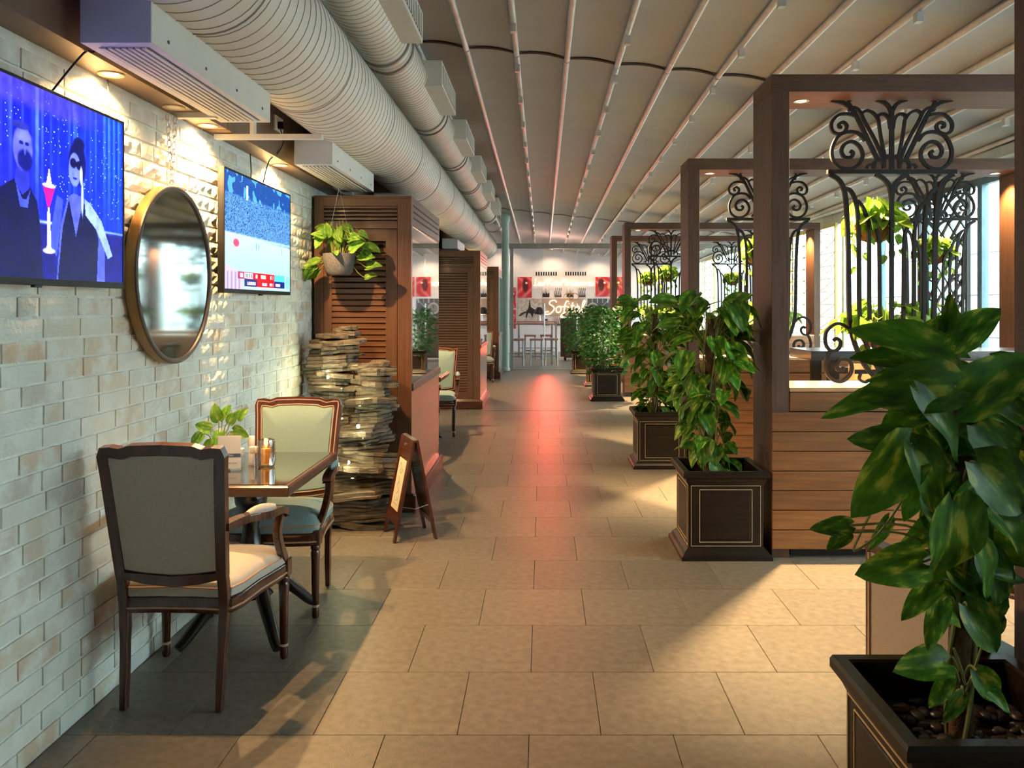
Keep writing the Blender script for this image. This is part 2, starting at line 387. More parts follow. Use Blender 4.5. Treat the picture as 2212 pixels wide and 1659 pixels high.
# awning ceiling: fabric panels between ribs
def ceil_z(X, Y):
    d = 0 if Y < 7.62 else 0.018*(Y-7.62)
    return 1.5+2.2-0.11*X-d
cl = sroot('ceiling')
RX = [-0.677+0.447*i for i in range(-2, 13)]
RX = [x for x in RX if x < 4.72]
edges = [-1.676]+[x for x in RX if x > -1.6]+[4.80]
secs = [(YB+.02, 7.60), (7.63, 18.78), (18.80, YF-.01)]
for (ya, yb) in secs:
    for i in range(len(edges)-1):
        xa, xb = edges[i]+.003, edges[i+1]-.003; m_ = MB(); n = 6; q = max(2, int((yb-ya)/1.5)); rr = []
        for k in range(q+1):
            Y = ya+(yb-ya)*k/q
            top = []; 
            for j in range(n+1):
                u = j/n; X = xa+(xb-xa)*u; zz = ceil_z(X, Y)+0.03+.022*math.sin(PI*u)
                top.append((X, Y, zz))
            rr.append(top+[(a, b, c+.008) for a, b, c in reversed(top)])
        m_.layers(rr); m_.build('fabric_panel', 'fabricroof', cl, smooth=True)
clip = MB().box(-.022, .022, -.03, .03, -.085, -.02); clipme = clip.mesh('clip'); clipme.materials.append(M['rib'])
nclip = 0
for i, x in enumerate(RX):
    if x < -1.6: continue
    for (ya, yb) in secs:
        n = 6; pts = [(x, ya+(yb-ya)*k/n, ceil_z(x, ya+(yb-ya)*k/n)+.005) for k in range(n+1)]
        MB().tube(pts, 0.026, 10).build('rib', 'rib', cl, smooth=True)
    if i % 2 == 1:
        y = 2.2
        while y < 27.5 and nclip < 290:
            o = link('clip', clipme, cl); o.location = (x, y, ceil_z(x, y)); y += 1.128; nclip += 1
for Y in (7.615, 18.79):
    for i in range(len(edges)-1):
        xa, xb = edges[i]+.025, edges[i+1]-.025; pts = [(xa+(xb-xa)*u, Y+.006*math.sin(i*2.3+u*4), ceil_z(xa+(xb-xa)*u, Y)+.018+.022*math.sin(PI*u)) for u in np.linspace(0, 1, 9)]
        MB().tube(pts, [.6+.5*math.sin(PI*k/8) for k in range(9)], flat=(0.05, 0.006), up=(0, 0, 1)).build('seam_gap', 'dark', cl)
# soffit along the left wall
sf = sroot('trim_2', 'bronze coloured light soffit along the brick wall')
MB().box(XW-.012, -1.555, YB, 3.93, 2.368, 2.95).build('soffit_section', 'soffit', sf)
MB().box(XW-.012, -1.555, 3.95, 4.22, 2.368, 2.95).build('soffit_section', 'soffit', sf)
MB().box(XW-.012, -1.555, 4.24, 6.20, 2.368, 2.95).build('soffit_section', 'soffit', sf)
MB().box(XW-.012, -1.555, 6.20, 19.8, 2.368, 2.95).build('soffit_section', 'soffit', sf)
# ---- right window wall
wr = sroot('wall_right')
MB().box(XR, XR+.15, YB, YF, -.1, .35).build('sill_wall', 'white', wr)
MB().box(XR, XR+.15, YB, YF, 2.92, 4.1).build('lintel', 'alu', wr)
MB().box(XR-.16, XR-.01, YB, YF, 3.02, 3.13).build('gutter_beam', 'alu', wr)
struct(MB().box(XR+.02, XR+.15, YB, 0.35, .35, 2.92).build('wall_3', 'plaster'))  # unseen solid stretch in place of windows, added to cut daylight
Ys = [.4, 1.5, 2.7, 3.8, 5.4, 7.0, 8.6, 9.55, 10.95, 12.4, 13.9, 15.2, 16.7, 18.3, 20, 21.8, 23.8, 25.8, YF-.1]
for i in range(len(Ys)-1):
    y0, y1 = Ys[i], Ys[i+1]; wn = sroot('window_%d' % (i+1))
    fm = 'bluealu' if 8.5 < y0 < 11 else 'alu'
    m_ = MB(); m_.box(XR+.02, XR+.10, y0, y0+.05, .35, 2.92); m_.box(XR+.02, XR+.10, y1-.05, y1, .35, 2.92)
    m_.box(XR+.02, XR+.10, y0+.05, y1-.05, .35, .42); m_.box(XR+.02, XR+.10, y0+.05, y1-.05, 2.84, 2.92); m_.build('window_frame', fm, wn, bevel=.004)
    MB().box(XR+.055, XR+.065, y0+.05, y1-.05, .42, 2.84).build('pane', 'glassw', wn)
# lattice panels inside the windows
def lattice(y0, y1, z0, z1, m, kind, label):
    t = thing('lattice_screen', label, 'lattice screen', (XR-.06, (y0+y1)/2, z0)); hw = (y1-y0)/2; h = z1-z0
    f = MB(); 
    for a, b, c, d in ((-hw, -hw+.05, 0, h), (hw-.05, hw, 0, h), (-hw+.05, hw-.05, 0, .05), (-hw+.05, hw-.05, h-.05, h)): f.box(-.02, .02, a, b, c, d)
    f.build('border', m, t)
    iw = hw-.05
    if kind == 0:
        n = int(h/.24)
        for k in range(n):
            za = .05+k*(h-.1)/n; zb = za+(h-.1)/n; s = MB()
            for sx in (-1, 1):
                s.beam((0, 0, za), (0, sx*iw*.5, zb), .026, .026, (1, 0, 0)); s.beam((0, sx*iw*.5, za), (0, sx*.02, zb), .026, .026, (1, 0, 0))
                s.beam((0, sx*iw*.5, za), (0, sx*iw, zb), .026, .026, (1, 0, 0)); s.beam((0, sx*iw, za), (0, sx*iw*.52, zb), .026, .026, (1, 0, 0))
                s.beam((0, sx*iw*.25, (za+zb)/2), (0, sx*iw*.75, (za+zb)/2+.1), .024, .024, (1, 0, 0))
            s.build('chevron_bars', m, t)
    else:
        n = int(h/.22)
        for k in range(n):
            za = .05+k*(h-.1)/n; zb = za+(h-.1)/n; s = MB()
            s.beam((0, -iw, za), (0, iw, za), .012, .012, (1, 0, 0)); nn = 3
            for q in range(nn):
                ya = -iw+2*iw*q/nn; yb = ya+2*iw/nn; s.beam((0, ya, za), (0, yb, zb), .01, .01, (1, 0, 0)); s.beam((0, yb, za), (0, ya, zb), .01, .01, (1, 0, 0)); s.beam((0, ya, za), (0, ya, zb), .01, .01, (1, 0, 0))
            s.build('diamond_bars', m, t)
    return t
lattice(9.62, 10.90, .4, 2.88, 'lattice', 0, 'black chevron lattice screen in front of the window, beside the blue mullion')
lattice(13.95, 16.6, .4, 2.85, 'goldlat', 1, 'pale gold diamond lattice screen in the middle of the window wall')
lattice(23.85, 25.75, .4, 2.85, 'goldlat', 1, 'bright gold lattice screen farthest along the window wall')
# building outside
fb = thing('neighbouring_building', 'white panelled building seen through the windows', 'building', (8.4, 12, 0))
MB().box(.05, .4, -16, 18, -.1, 3.4).build('wall', 'facadejoint', fb)
fp = {}
pm = MB().box(0, .05, .01, 1.99, .01, .79).mesh('facade_panel'); pm.materials.append(M['facade'])
for k in range(17):
    for j in range(4):
        o = link('facade_panel', pm, fb); o.location = (0, -16+2*k, .1+.8*j)
struct(MB().box(12, 12.1, YB, 30, -.1, .1).build('trim_3', 'white'))

# ================================================================== DUCTS
def duct(name, label, cx, cz, r, y0, y1, pitch, joints, bands):
    t = thing(name, label, 'air duct', (cx, y0, cz)); L_ = y1-y0
    n = 40; m_ = MB(); rings = []
    for k in range(0, 2): rings.append([(r*math.cos(2*PI*j/n), L_*k, r*math.sin(2*PI*j/n)) for j in range(n)])
    m_.layers(rings); m_.build('tube', 'duct', t, smooth=True)
    s = MB(); N_ = int(L_/pitch*40); s.tube([((r+.0008)*math.cos(2*PI*i/40), L_*i/N_, (r+.0008)*math.sin(2*PI*i/40)) for i in range(N_+1)], 0.0022, 3)
    s.build('spiral_seam', 'seam', t)
    for y in joints: MB().tube([((r+.001)*math.cos(2*PI*j/n), y-y0, (r+.001)*math.sin(2*PI*j/n)) for j in range(n)], .004, 4, closed=True).build('joint_ring', 'seam', t)
    for y in bands: MB().tube([((r+.006)*math.cos(2*PI*j/n), y-y0, (r+.006)*math.sin(2*PI*j/n)) for j in range(n)], 1, closed=True, flat=(.035, .012), up=None).build('band', 'duct', t) if False else MB().layers([[((r+dr)*math.cos(2*PI*j/n), y-y0+dy, (r+dr)*math.sin(2*PI*j/n)) for j in range(n)] for dr, dy in ((.001, 0), (.014, 0), (.014, .03), (.001, .03))], cap=False).build('band', 'band', t, smooth=True)
    return t
d1 = duct('spiral_duct', 'large white spiral air duct running along the brick wall', -1.23, 2.744, .262, 0.6, 18.2, .085, [3.1, 4.35, 5.6, 6.9, 8.1, 9.4, 10.6, 11.9, 13.2, 14.5, 15.8], [])
bands2 = []
for k in range(7): bands2 += [6.35+2.35*k-.3+.25, 6.35+2.35*k+.15]
d2 = duct('spiral_duct', 'smaller white spiral air duct beside the awning ceiling', -1.19, 3.47, .2, 0.6, 18.6, .075, [], bands2)
MB().box(-.16, .16, 17.6, 17.64, -.16, .16).build('end_cap', 'duct', d1)
def diffuser_bottom(y0, y1, par, org):
    ox, oy, oz = org; x0, x1, z0, z1 = -1.497-ox, -1.265-ox, 2.35-oz, 2.50-oz
    g = thing0 = MB().box(x0, x1, y0-oy, y1-oy, z0, z1).build('air_diffuser', 'box', par, bevel=.003)
    m_ = MB(); m_.box(x0+.035, x1-.03, y0-oy+.05, y1-oy-.05, z0-.001, z0+.003); m_.build('grille_slot', 'grille', g)
    m_ = MB(); n = 7
    for k in range(n):
        xx = x0+.04+(x1-x0-.075)*(k+.5)/n; m_.beam((xx, y0-oy+.045, z0-.002), (xx, y1-oy-.045, z0-.002), .012, .008)
    m_.build('louvre_blades', 'box', g)
    m_ = MB()
    for k in range(4): m_.lathe([(0, 0), (.006, 0), (.006, .003), (0, .003)], 8, (0, 0, 0)) if False else m_.box(x1, x1+.003, y0-oy+.12+k*(y1-y0-.24)/3, y0-oy+.13+k*(y1-y0-.24)/3, z0+.035, z0+.045)
    m_.build('screws', 'grille', g)
for a, b in ((2.77, 3.98), (5.16, 6.42), (7.6, 8.8), (12.75, 13.9), (16.6, 17.4)):
    diffuser_bottom(a, b, d1, (-1.23, 0.6, 2.744))
for k in range(6):
    y1 = 6.15+2.33*k; y0 = y1-1.15; ox, oy, oz = -1.19, .6, 3.47
    x0, x1, z0, z1 = -1.03-ox, -.86-ox, 3.38-oz, 3.60-oz
    g = MB().box(x0, x1, y0-oy, y1-oy, z0, z1).build('air_diffuser', 'box', d2, bevel=.003)
    MB().box(x1-.002, x1+.001, y0-oy+.05, y1-oy-.05, z0+.03, z1-.03).build('grille_slot', 'grille', g)
    m_ = MB(); n = 14
    for q in range(n):
        yy = y0-oy+.05+(y1-y0-.1)*(q+.5)/n; m_.beam((x1+.003, yy, z0+.03), (x1+.003, yy, z1-.03), .03, .008, (1, 0, 0))
    m_.build('louvre_blades', 'box', g)
for y, zz in ((3.86, 2.355), (4.32, 2.35), (6.55, 2.33)):
    t = thing('duct_bracket', {3.86: 'white support arm under the large duct above the round mirror', 4.32: 'white support arm between mirror and second television', 6.55: 'white support arm over the louvred cabinet'}[y], 'bracket', (-1.45, y, zz))
    MB().box(-.20, .34 if y != 3.86 else -.02, -.02, .02, -.012, .012).build('arm', 'box', t); MB().box(-.02, .0, -.02, .02, .012, .14).build('hanger', 'box', t)

# ================================================================== RECESSED LIGHTS
def downlight(x, y, z, label, energy, on=True, size=2.5, color=WARM, blend=.7, tgt=None):
    t = thing('recessed_spotlight', label, 'spotlight', (x, y, z), 0, 'recessed spotlights')
    MB().lathe([(.030, -.001), (.045, -.006), (.048, -.004), (.048, 0), (.030, 0)], 20).build('trim_ring', 'silver' if z > 2.5 else 'gold', t, smooth=True)
    MB().lathe([(0, -.003), (.030, -.003), (.030, -.001), (0, -.001)], 16).build('lens', 'lamp_on' if on else 'white', t)
    if on: lampspot((x, y, z-.02), energy, color, size, blend, .02, tgt if tgt else (x, y, 0))
downlight(-1.617, 3.21, 2.368, 'lit recessed spotlight above the blue television', K_SOFFIT*.7, size=2.7)
downlight(-1.61, 3.74, 2.368, 'unlit recessed spotlight above the mirror chain', 0, False)
downlight(-1.61, 4.12, 2.368, 'lit recessed spotlight between mirror and second television', K_SOFFIT*0.9, size=2.7)
downlight(-1.617, 5.28, 2.368, 'lit recessed spotlight above the second television', K_SOFFIT*.8, size=2.7)
downlight(-1.60, 9.8, 2.368, 'lit recessed spotlight behind the first louvred cabinet', K_SOFFIT*1.2, size=2.8)
downlight(-1.60, 15.3, 2.368, 'lit recessed spotlight behind the second louvred cabinet', K_SOFFIT, size=2.8)

# ================================================================== PERGOLA FRAMES, PLANK WALLS, IRON SCREENS
FY = [2.03, 5.10, 8.02, 14.24, 16.9]; FX0, FX1 = 1.365, 4.62; FD = .45; FT = 2.878; PWD = .105
who = ['nearest the camera', 'behind the pebble planter', 'second down the aisle', 'third down the aisle', 'farthest down the aisle']
def make_screen(t):
    D = .024; up = (0, 1, 0)
    def bar(name, pts, wd=.024, k=6, taper=None):
        pts = [(x, 0, z) for x, z in pts]; c = cat(pts, k); n = len(c)
        rs = [1.0]*n
        if taper: rs = [taper[0]+(taper[1]-taper[0])*i/(n-1) for i in range(n)]
        MB().tube(c, rs, flat=(wd, D), up=up).build(name, 'iron', t)
    MB().box(-.40, .40, -.018, .018, 1.305, 1.331).build('crossbar', 'iron', t)
    A = lambda x, z: (x/1000, 1.326+z/1000)
    for s in (-1, 1):
        T = lambda L_: [(s*x, z) for x, z in (A(x, z) for x, z in L_)]
        bar('ray', T([(-88, 70), (-135, 165), (-190, 280), (-235, 365), (-290, 415), (-375, 438)]), .022, 6, (1.1, 1.0))
        bar('ray', T([(-250, 440), (-268, 425), (-245, 385)]), .016)
        bar('ray', T([(-55, 70), (-85, 150), (-125, 230), (-170, 310), (-200, 370), (-240, 392), (-268, 372)]), .017)
        bar('ray', T([(-38, 70), (-60, 170), (-75, 260), (-85, 320), (-120, 362), (-160, 372), (-190, 350)]), .016)
        bar('ray', T([(-8, 260), (-18, 320), (-45, 350), (-80, 345), (-90, 320)]), .018)
        bar('scroll', T([(-225, 340), (-270, 352), (-330, 345), (-372, 300), (-370, 250), (-335, 228), (-295, 240), (-278, 275), (-300, 300), (-325, 290), (-325, 272), (-310, 268)]), .018)
        bar('scroll', T([(-165, 185), (-205, 230), (-270, 240), (-335, 210), (-372, 130), (-362, 60), (-320, 18), (-260, 10), (-205, 40), (-180, 95), (-200, 150), (-245, 180), (-290, 165), (-312, 125), (-295, 85), (-255, 82), (-240, 108), (-258, 122)]), .020)
        bar('flare', T([(0, 360), (-20, 400), (-50, 425), (-95, 440)]), .022)
        bar('leaf_arch', T([(-110, 12), (-105, 50), (-75, 66), (-50, 40), (-48, 12)]), .020); bar('leaf_arch', T([(-48, 12), (-45, 70), (-25, 90), (0, 60), (0, 12)]), .020)
        bar('leaf_arch', T([(-155, 14), (-140, 36), (-112, 30), (-105, 12)]), .014)
        B = lambda L_: [(s*x, z) for x, z in L_]
        bar('bar', B([(-.385, 1.303), (-.325, 1.265), (-.292, 1.19), (-.278, 1.05), (-.27, .85), (-.267, .6), (-.262, .42), (-.250, .33), (-.226, .242), (-.186, .146), (-.135, .075), (-.09, .03)]), .026, 5)
        bar('bar', B([(-.295, 1.215), (-.255, 1.20), (-.222, 1.13), (-.207, 1.0), (-.203, .8), (-.200, .45), (-.188, .36), (-.165, .27), (-.125, .17), (-.06, .05)]), .022, 5)
        bar('bar', B([(-.215, 1.14), (-.175, 1.09), (-.148, 1.0), (-.140, .85), (-.138, .45), (-.128, .32), (-.10, .2), (-.04, .05)]), .020, 5)
        bar('bar', B([(-.15, 1.04), (-.10, .97), (-.078, .87), (-.074, .5), (-.066, .3), (-.02, .05)]), .018, 5)
        bar('flare', B([(-.10, 1.303), (-.05, 1.275), (-.012, 1.225), (0, 1.15)]), .026, 5)
        bar('scroll', B([(-.245, .30), (-.265, .34), (-.315, .372), (-.36, .368), (-.405, .325), (-.412, .26), (-.39, .215), (-.355, .205), (-.325, .225), (-.318, .262), (-.342, .283), (-.362, .268)]), .018)
        bar('scroll', B([(-.375, .213), (-.40, .17), (-.412, .11), (-.395, .055), (-.35, .018), (-.30, .02), (-.258, .06), (-.248, .11), (-.27, .145), (-.318, .152), (-.343, .12), (-.335, .088), (-.305, .085), (-.295, .105)]), .020)
        bar('leaf_arch', B([(-.19, .07), (-.20, .03), (-.165, .01), (-.135, .025), (-.105, .012), (-.06, .012)]), .014)
    bar('stem', [(0, .0), (0, .6), (0, 1.16)], .024, 3); bar('stem', [A(0, 5), A(0, 200), A(0, 365)], .026, 3)
    MB().tube(cat([(-.09, 0, .01), (0, 0, .05), (.09, 0, .01)], 5), 1, flat=(.03, D), up=up).build('base_plate', 'iron', t)
scr0 = None; plank_me = None
for i, y in enumerate(FY):
    t = thing('pergola_frame', 'tall brown timber portal frame '+who[i], 'timber frame', (0, y, 0), 0, 'timber portal frames')
    MB().box(FX0, FX0+PWD, 0, FD, 0, FT-PWD).build('post', 'frame_v', t, bevel=.003)
    MB().box(FX1-PWD, FX1, 0, FD, 0, FT-PWD).build('post', 'frame_v', t, bevel=.003)
    MB().box(FX0, FX1, 0, FD, FT-PWD, FT).build('beam', 'frame_h', t, bevel=.003)
    zb = FT-PWD
    if i:
        downlight(1.61, y+.23, zb, 'recessed spotlight in the left end of the beam '+who[i], K_FRAME, size=1.65, color=WARM2, blend=.6)
        downlight(4.36, y+.23, zb, 'recessed spotlight in the right end of the beam '+who[i], K_FRAME*.2, size=2.0)
    if i:
        pw = thing('plank_wall', 'low horizontal teak plank wall under the frame '+who[i], 'low wall', (0, y, 0), 0, 'low plank walls')
        x0, x1 = FX0+PWD+.001, FX1-PWD-.001
        MB().box(x0, x1, .03, FD-.03, .06, .985).build('core', 'dark', pw); MB().box(x0+.02, x1-.02, .05, FD-.05, 0, .06).build('plinth', 'dark', pw)
        if plank_me is None:
            plank_me = MB().box(x0, x1, -.006, .022, 0, .112).mesh('plank'); plank_me.materials.append(M['plank'])
            plank_s = MB().box(FX0-.003, x1, -.024, -.002, 0, .112).mesh('plank'); plank_s.materials.append(M['plank'])
        for k in range(8):
            o = link('plank', plank_me if k == 7 else plank_s, pw, (0, 0, .055+.1165*k), bevel=.003)
            o = link('plank', plank_me, pw, (0, FD-.018, .055+.1165*k))
        MB().box(x0, x1, -.006, FD+.006, .987, 1.013).build('cap', 'cap', pw, bevel=.003)
        for q, X in enumerate((2.17, 3.78)):
            lab = 'black wrought iron palmette screen, %s one in the frame %s' % (('left', 'right')[q], who[i])
            if scr0 is None:
                scr0 = thing('iron_screen', lab, 'iron screen', (X, y+FD/2, 1.013), 0, 'wrought iron screens'); make_screen(scr0)
            else: dup(scr0, (X, y+FD/2, 1.013), 0, lab)

# ================================================================== LOUVRED CABINETS
louv_me = None
def cabinet(y0, y1, x1, label, pitch):
    X0 = XW+.014; W = x1-X0; t = thing('louvred_cabinet', label, 'cabinet', (X0, y0, 0), 0, 'louvred pillar cabinets'); H = 2.300; D = y1-y0
    MB().box(.0, W-.03, .03, D, .13, H-.02).build('carcass', 'dark', t)
    MB().box(-.0, W+.035, -.025, D+.02, 0, .12).build('plinth', 'mahog_h', t, bevel=.006); MB().box(0, W+.02, -.015, D+.01, .12, .135).build('plinth_moulding', 'mahog_h', t, bevel=.003)
    MB().box(0, W, 0, D, H-.02, H).build('top_board', 'walnut', t, bevel=.002)
    for a, b in ((0, .07), (W-.10, W)): MB().box(a, b, 0, .03, .135, H-.02).build('stile', 'walnut_v', t, bevel=.002)
    MB().box(.07, W-.10, .0, .03, 2.06, 2.115).build('rail', 'walnut', t, bevel=.002); MB().box(.07, W-.10, 0, .03, H-.075, H-.02).build('rail', 'walnut', t)
    dr = MB().box(.072, .13, -.004, .028, .135, 2.055).build('door_stile', 'walnut_v', t, bevel=.002); MB().box(W-.185, W-.102, -.004, .028, .135, 2.055).build('door_stile', 'walnut_v', t, bevel=.002)
    MB().box(.13, W-.185, -.004, .028, 1.97, 2.055).build('door_rail', 'walnut', t); MB().box(.13, W-.185, -.004, .028, .135, .22).build('door_rail', 'walnut', t)
    me = MB().add([(.13, .0, 0), (W-.185, .0, 0), (W-.185, .0, pitch*.70), (.13, .0, pitch*.70), (.13, .022, pitch*.25), (W-.185, .022, pitch*.25), (W-.185, .022, pitch*.95), (.13, .022, pitch*.95)], [(0,1,2,3),(7,6,5,4),(0,4,5,1),(3,2,6,7),(0,3,7,4),(1,5,6,2)]).mesh('slat'); me.materials.append(M['walnut'])
    z = .222
    while z+pitch < 1.972: link('slat', me, t, (0, 0, z)); z += pitch
    for k in range(4):
        MB().box(.07, W-.10, .004, .026, 2.12+k*.028+(.004), 2.12+k*.028+.018).build('slat', 'walnut', t)
    # aisle side : louvre block, mirror, rail, lower mirror panel
    MB().box(W-.03, W, .03, D, 2.09, H-.02).build('side_block', 'walnut', t)
    for k in range(3): MB().box(W, W+.002, .10, D-.08, 2.14+k*.045, 2.152+k*.045).build('side_slot', 'dark', t)
    MB().box(W-.03, W-.006, .03, D-.0, .93, 2.09).build('mirror_panel', 'mirror', t)
    MB().box(W-.03, W+.012, .03, D, .875, .93).build('side_rail', 'walnut', t, bevel=.002)
    MB().box(W-.03, W-.006, .03, D, .135, .875).build('mirror_panel', 'mirrord', t)
    MB().box(W-.006, W, .03, .05, .93, 2.09).build('mirror_edge', 'walnut_v', t)
    return t
M['mirrord'] = mat('bronze tinted mirror', (0.62, 0.50, 0.40), 0.22, metal=1.0, var=0.02)
cabinet(6.23, 7.92, -.955, 'large walnut louvred cabinet with mirrored side, behind the rock fountain', .0427)
cabinet(12.44, 14.0, -.905, 'walnut louvred cabinet second down the aisle, behind the cream chair', .038)
cabinet(17.6, 19.0, -.90, 'narrow louvred cabinet farthest down the aisle beside the green column', .038)

# ================================================================== ARMCHAIRS AND CAFE TABLES
def make_chair(t, fab):
    bk = lambda z: -.225-max(0, z-.42)*.17
    loop = [(-.190, .505), (-.200, .70), (-.211, .90), (-.216, .955), (-.212, .972), (-.190, .972), (-.150, .966), (-.115, .978), (0, .982)]
    loop = loop+[(-x, z) for x, z in reversed(loop[:-1])]+[(.10, .490), (0, .482), (-.10, .490)]
    def bp(L_, dy=0): return [(x, bk(z)+dy, z) for x, z in L_]
    MB().tube(bp(loop), 1, closed=True, flat=(.040, .036), up=(0, 1, .17)).build('back_frame', 'mahog', t, bevel=.004)
    sc_ = lambda k, kz: [(x*k, .73+(z-.73)*kz) for x, z in loop]
    MB().tube(bp(sc_(.925, .93), .020), .0035, 5, closed=True).build('bead', 'bead', t); MB().tube(bp(sc_(1.03, 1.03), .018), .003, 5, closed=True).build('bead', 'bead', t)
    rings = []
    for k, dy in ((.93, -.008), (.90, -.016), (.6, -.018)): rings.append(bp(sc_(k, k), dy))
    m_ = MB(); m_.layers([bp(sc_(.3, .3), -.021)]+rings[::-1]+[bp(sc_(.93, .93), .012), bp(sc_(.88, .88), .024), bp(sc_(.5, .5), .032)])
    m_.build('back_pad', fab, t, smooth=True)
    for s in (-1, 1):
        MB().tube(cat([(s*.190, bk(.50)+.0, .50), (s*.19, -.222, .40), (s*.185, -.226, .25), (s*.180, -.245, .0)], 4), [1.25]*5+[1.15]*3+[.95]*3+[.8, .75], flat=(.030, .034), up=(0, 1, 0)).build('rear_leg', 'mahog', t, bevel=.004)
        MB().lathe([(.013, 0), (.017, .012), (.0165, .045), (.013, .055), (.016, .062), (.020, .25), (.0225, .315), (.018, .325), (.024, .335), (.024, .345), (.02, .352)], 14, (s*.255, .235, 0)).build('front_leg', 'mahog', t, smooth=True)
        MB().lathe([(.0145, .052), (.0185, .054), (.0185, .062), (.0155, .064)], 14, (s*.255, .235, 0)).build('leg_band', 'bead', t, smooth=True)
        MB().box(s*.255-.027, s*.255+.027, .208, .262, .352, .425).build('leg_block', 'mahog', t, bevel=.004)
        arm = cat([(s*.205, bk(.70)+.01, .685), (s*.238, -.15, .69), (s*.275, -.03, .675), (s*.285, .08, .668), (s*.285, .135, .650), (s*.285, .14, .628)], 4)
        MB().tube(arm, [1.0]*len(arm), flat=(.042, .030), up=(0, 0, 1)).build('arm', 'mahog', t, bevel=.006)
        sup = cat([(s*.285, .11, .645), (s*.278, .09, .58), (s*.272, .14, .50), (s*.262, .215, .43), (s*.258, .235, .40)], 4)
        MB().tube(sup, 1, flat=(.030, .036), up=(0, 1, 0)).build('arm_support', 'mahog', t, bevel=.005)
        pr = []
        for q in range(9):
            u = q/8; y = -.15+.21*u; wd = .026*math.sin(PI*min(1, max(0.06, u)))**.35; hh = .030*math.sin(PI*(0.08+.84*u))**.5; x = s*(.246+.036*u)
            pr.append([(x+wd*math.cos(a), y, .700-.018*u+hh*math.sin(a)) for a in [PI*2*j/10 for j in range(10)]])
        MB().layers(pr).build('arm_pad', fab, t, smooth=True)
    out = [(-.215, -.215), (-.245, 0), (-.275, .20), (-.262, .262), (-.15, .285), (0, .292)]
    out = out+[(-x, y) for x, y in reversed(out[:-1])]+[(.07, -.225), (-.07, -.225)]
    o2 = [(p.x, p.y) for p in cat([(x, y, 0) for x, y in out], 3, closed=True)]
    k = lambda f, z: [(x*f, .03+(y-.03)*f, z) for x, y in o2]
    MB().layers([k(.985, .352), k(1, .358), k(1, .405), k(.985, .41)]).build('seat_rail', 'mahog', t, smooth=True)
    MB().tube([(x, y, .372) for x, y, z in k(1.004, 0)], .004, 5, closed=True).build('bead', 'bead', t)
    MB().layers([k(.95, .408), k(.985, .415), k(.995, .435), k(.975, .455), k(.90, .475), k(.7, .492), k(.35, .502), k(.05, .503)]).build('seat', fab, t, smooth=True)
    MB().tube(k(.985, .447), .0045, 5, closed=True).build('piping', 'bead', t)
    return t
cg = 'mahogany framed armchairs'
chA = make_chair(thing('armchair', 'mahogany armchair with taupe back seen from behind, nearest the camera', 'chair', (-1.365, 3.42, 0), -.04, cg), 'fabric2')
chB = make_chair(thing('armchair', 'sage armchair facing the camera across the small table, before the rock fountain', 'chair', (-1.34, 4.36, 0), PI-.03, cg), 'fabric')
dup(chA, (-1.36, 8.75, 0), 0, 'armchair mostly hidden behind the mirrored cabinet side, its back to the camera', cg)
dup(chB, (-1.26, 10.02, 0), PI-.03, 'cream backed armchair facing the camera in front of the second louvred cabinet', cg)
dup(chB, (-1.22, 16.9, 0), PI, 'armchair before the farthest louvred cabinet', cg)
t = thing('lounge_chair', 'low lounge chair with plain beige back and wood edging, behind the front planter', 'chair', (0, 0, 0))
a0, b0 = Vector((1.100, 2.92, 0)), Vector((1.205, 2.40, 0)); dv = (b0-a0).normalized(); nv = Vector((-dv.y, dv.x, 0))
def lb(u0, u1, n0, n1, z0, z1, name, m, bv=.004):
    L_ = (b0-a0).length; q = MB(); pts = [a0+dv*u0*L_+nv*n0, a0+dv*u1*L_+nv*n0, a0+dv*u1*L_+nv*n1, a0+dv*u0*L_+nv*n1]
    q.layers([[tuple(p+Vector((0, 0, z))) for p in pts] for z in (z0, z1)]); q.build(name, m, t, bevel=bv)
lb(.03, .97, .004, .05, .10, .67, 'back_pad', 'beigeback', .01); lb(0, 1, -.004, .06, .67, .70, 'top_rail', 'frame_h'); lb(-.0, .03, 0, .06, 0, .67, 'back_post', 'mahog'); lb(.97, 1.0, 0, .06, 0, .67, 'back_post', 'mahog')
lb(.035, .05, -.003, .004, .10, .665, 'bead', 'bead', 0); lb(.05, .95, .052, .36, .30, .42, 'seat', 'fabric', .02); lb(.02, .98, .052, .36, .24, .30, 'seat_rail', 'mahog')
for u in (.02, .92): lb(u, u+.06, .31, .35, 0, .24, 'leg', 'mahog')
dup(chB, (2.05, 3.55, 0), PI/2+.5, 'sage armchair in the right hand booth behind the foreground leaves', cg)
dup(chB, (1.95, 11.2, 0), -PI/2, 'pale armchair with its back to the aisle, behind the third planter', cg)
dup(chB, (1.72, 8.95, 0), -PI/2, 'pale armchair with its back to the aisle behind the second frame', cg)
dup(chB, (3.2, 9.4, 0), PI/2, 'sage armchair by the window beyond the second frame', cg)
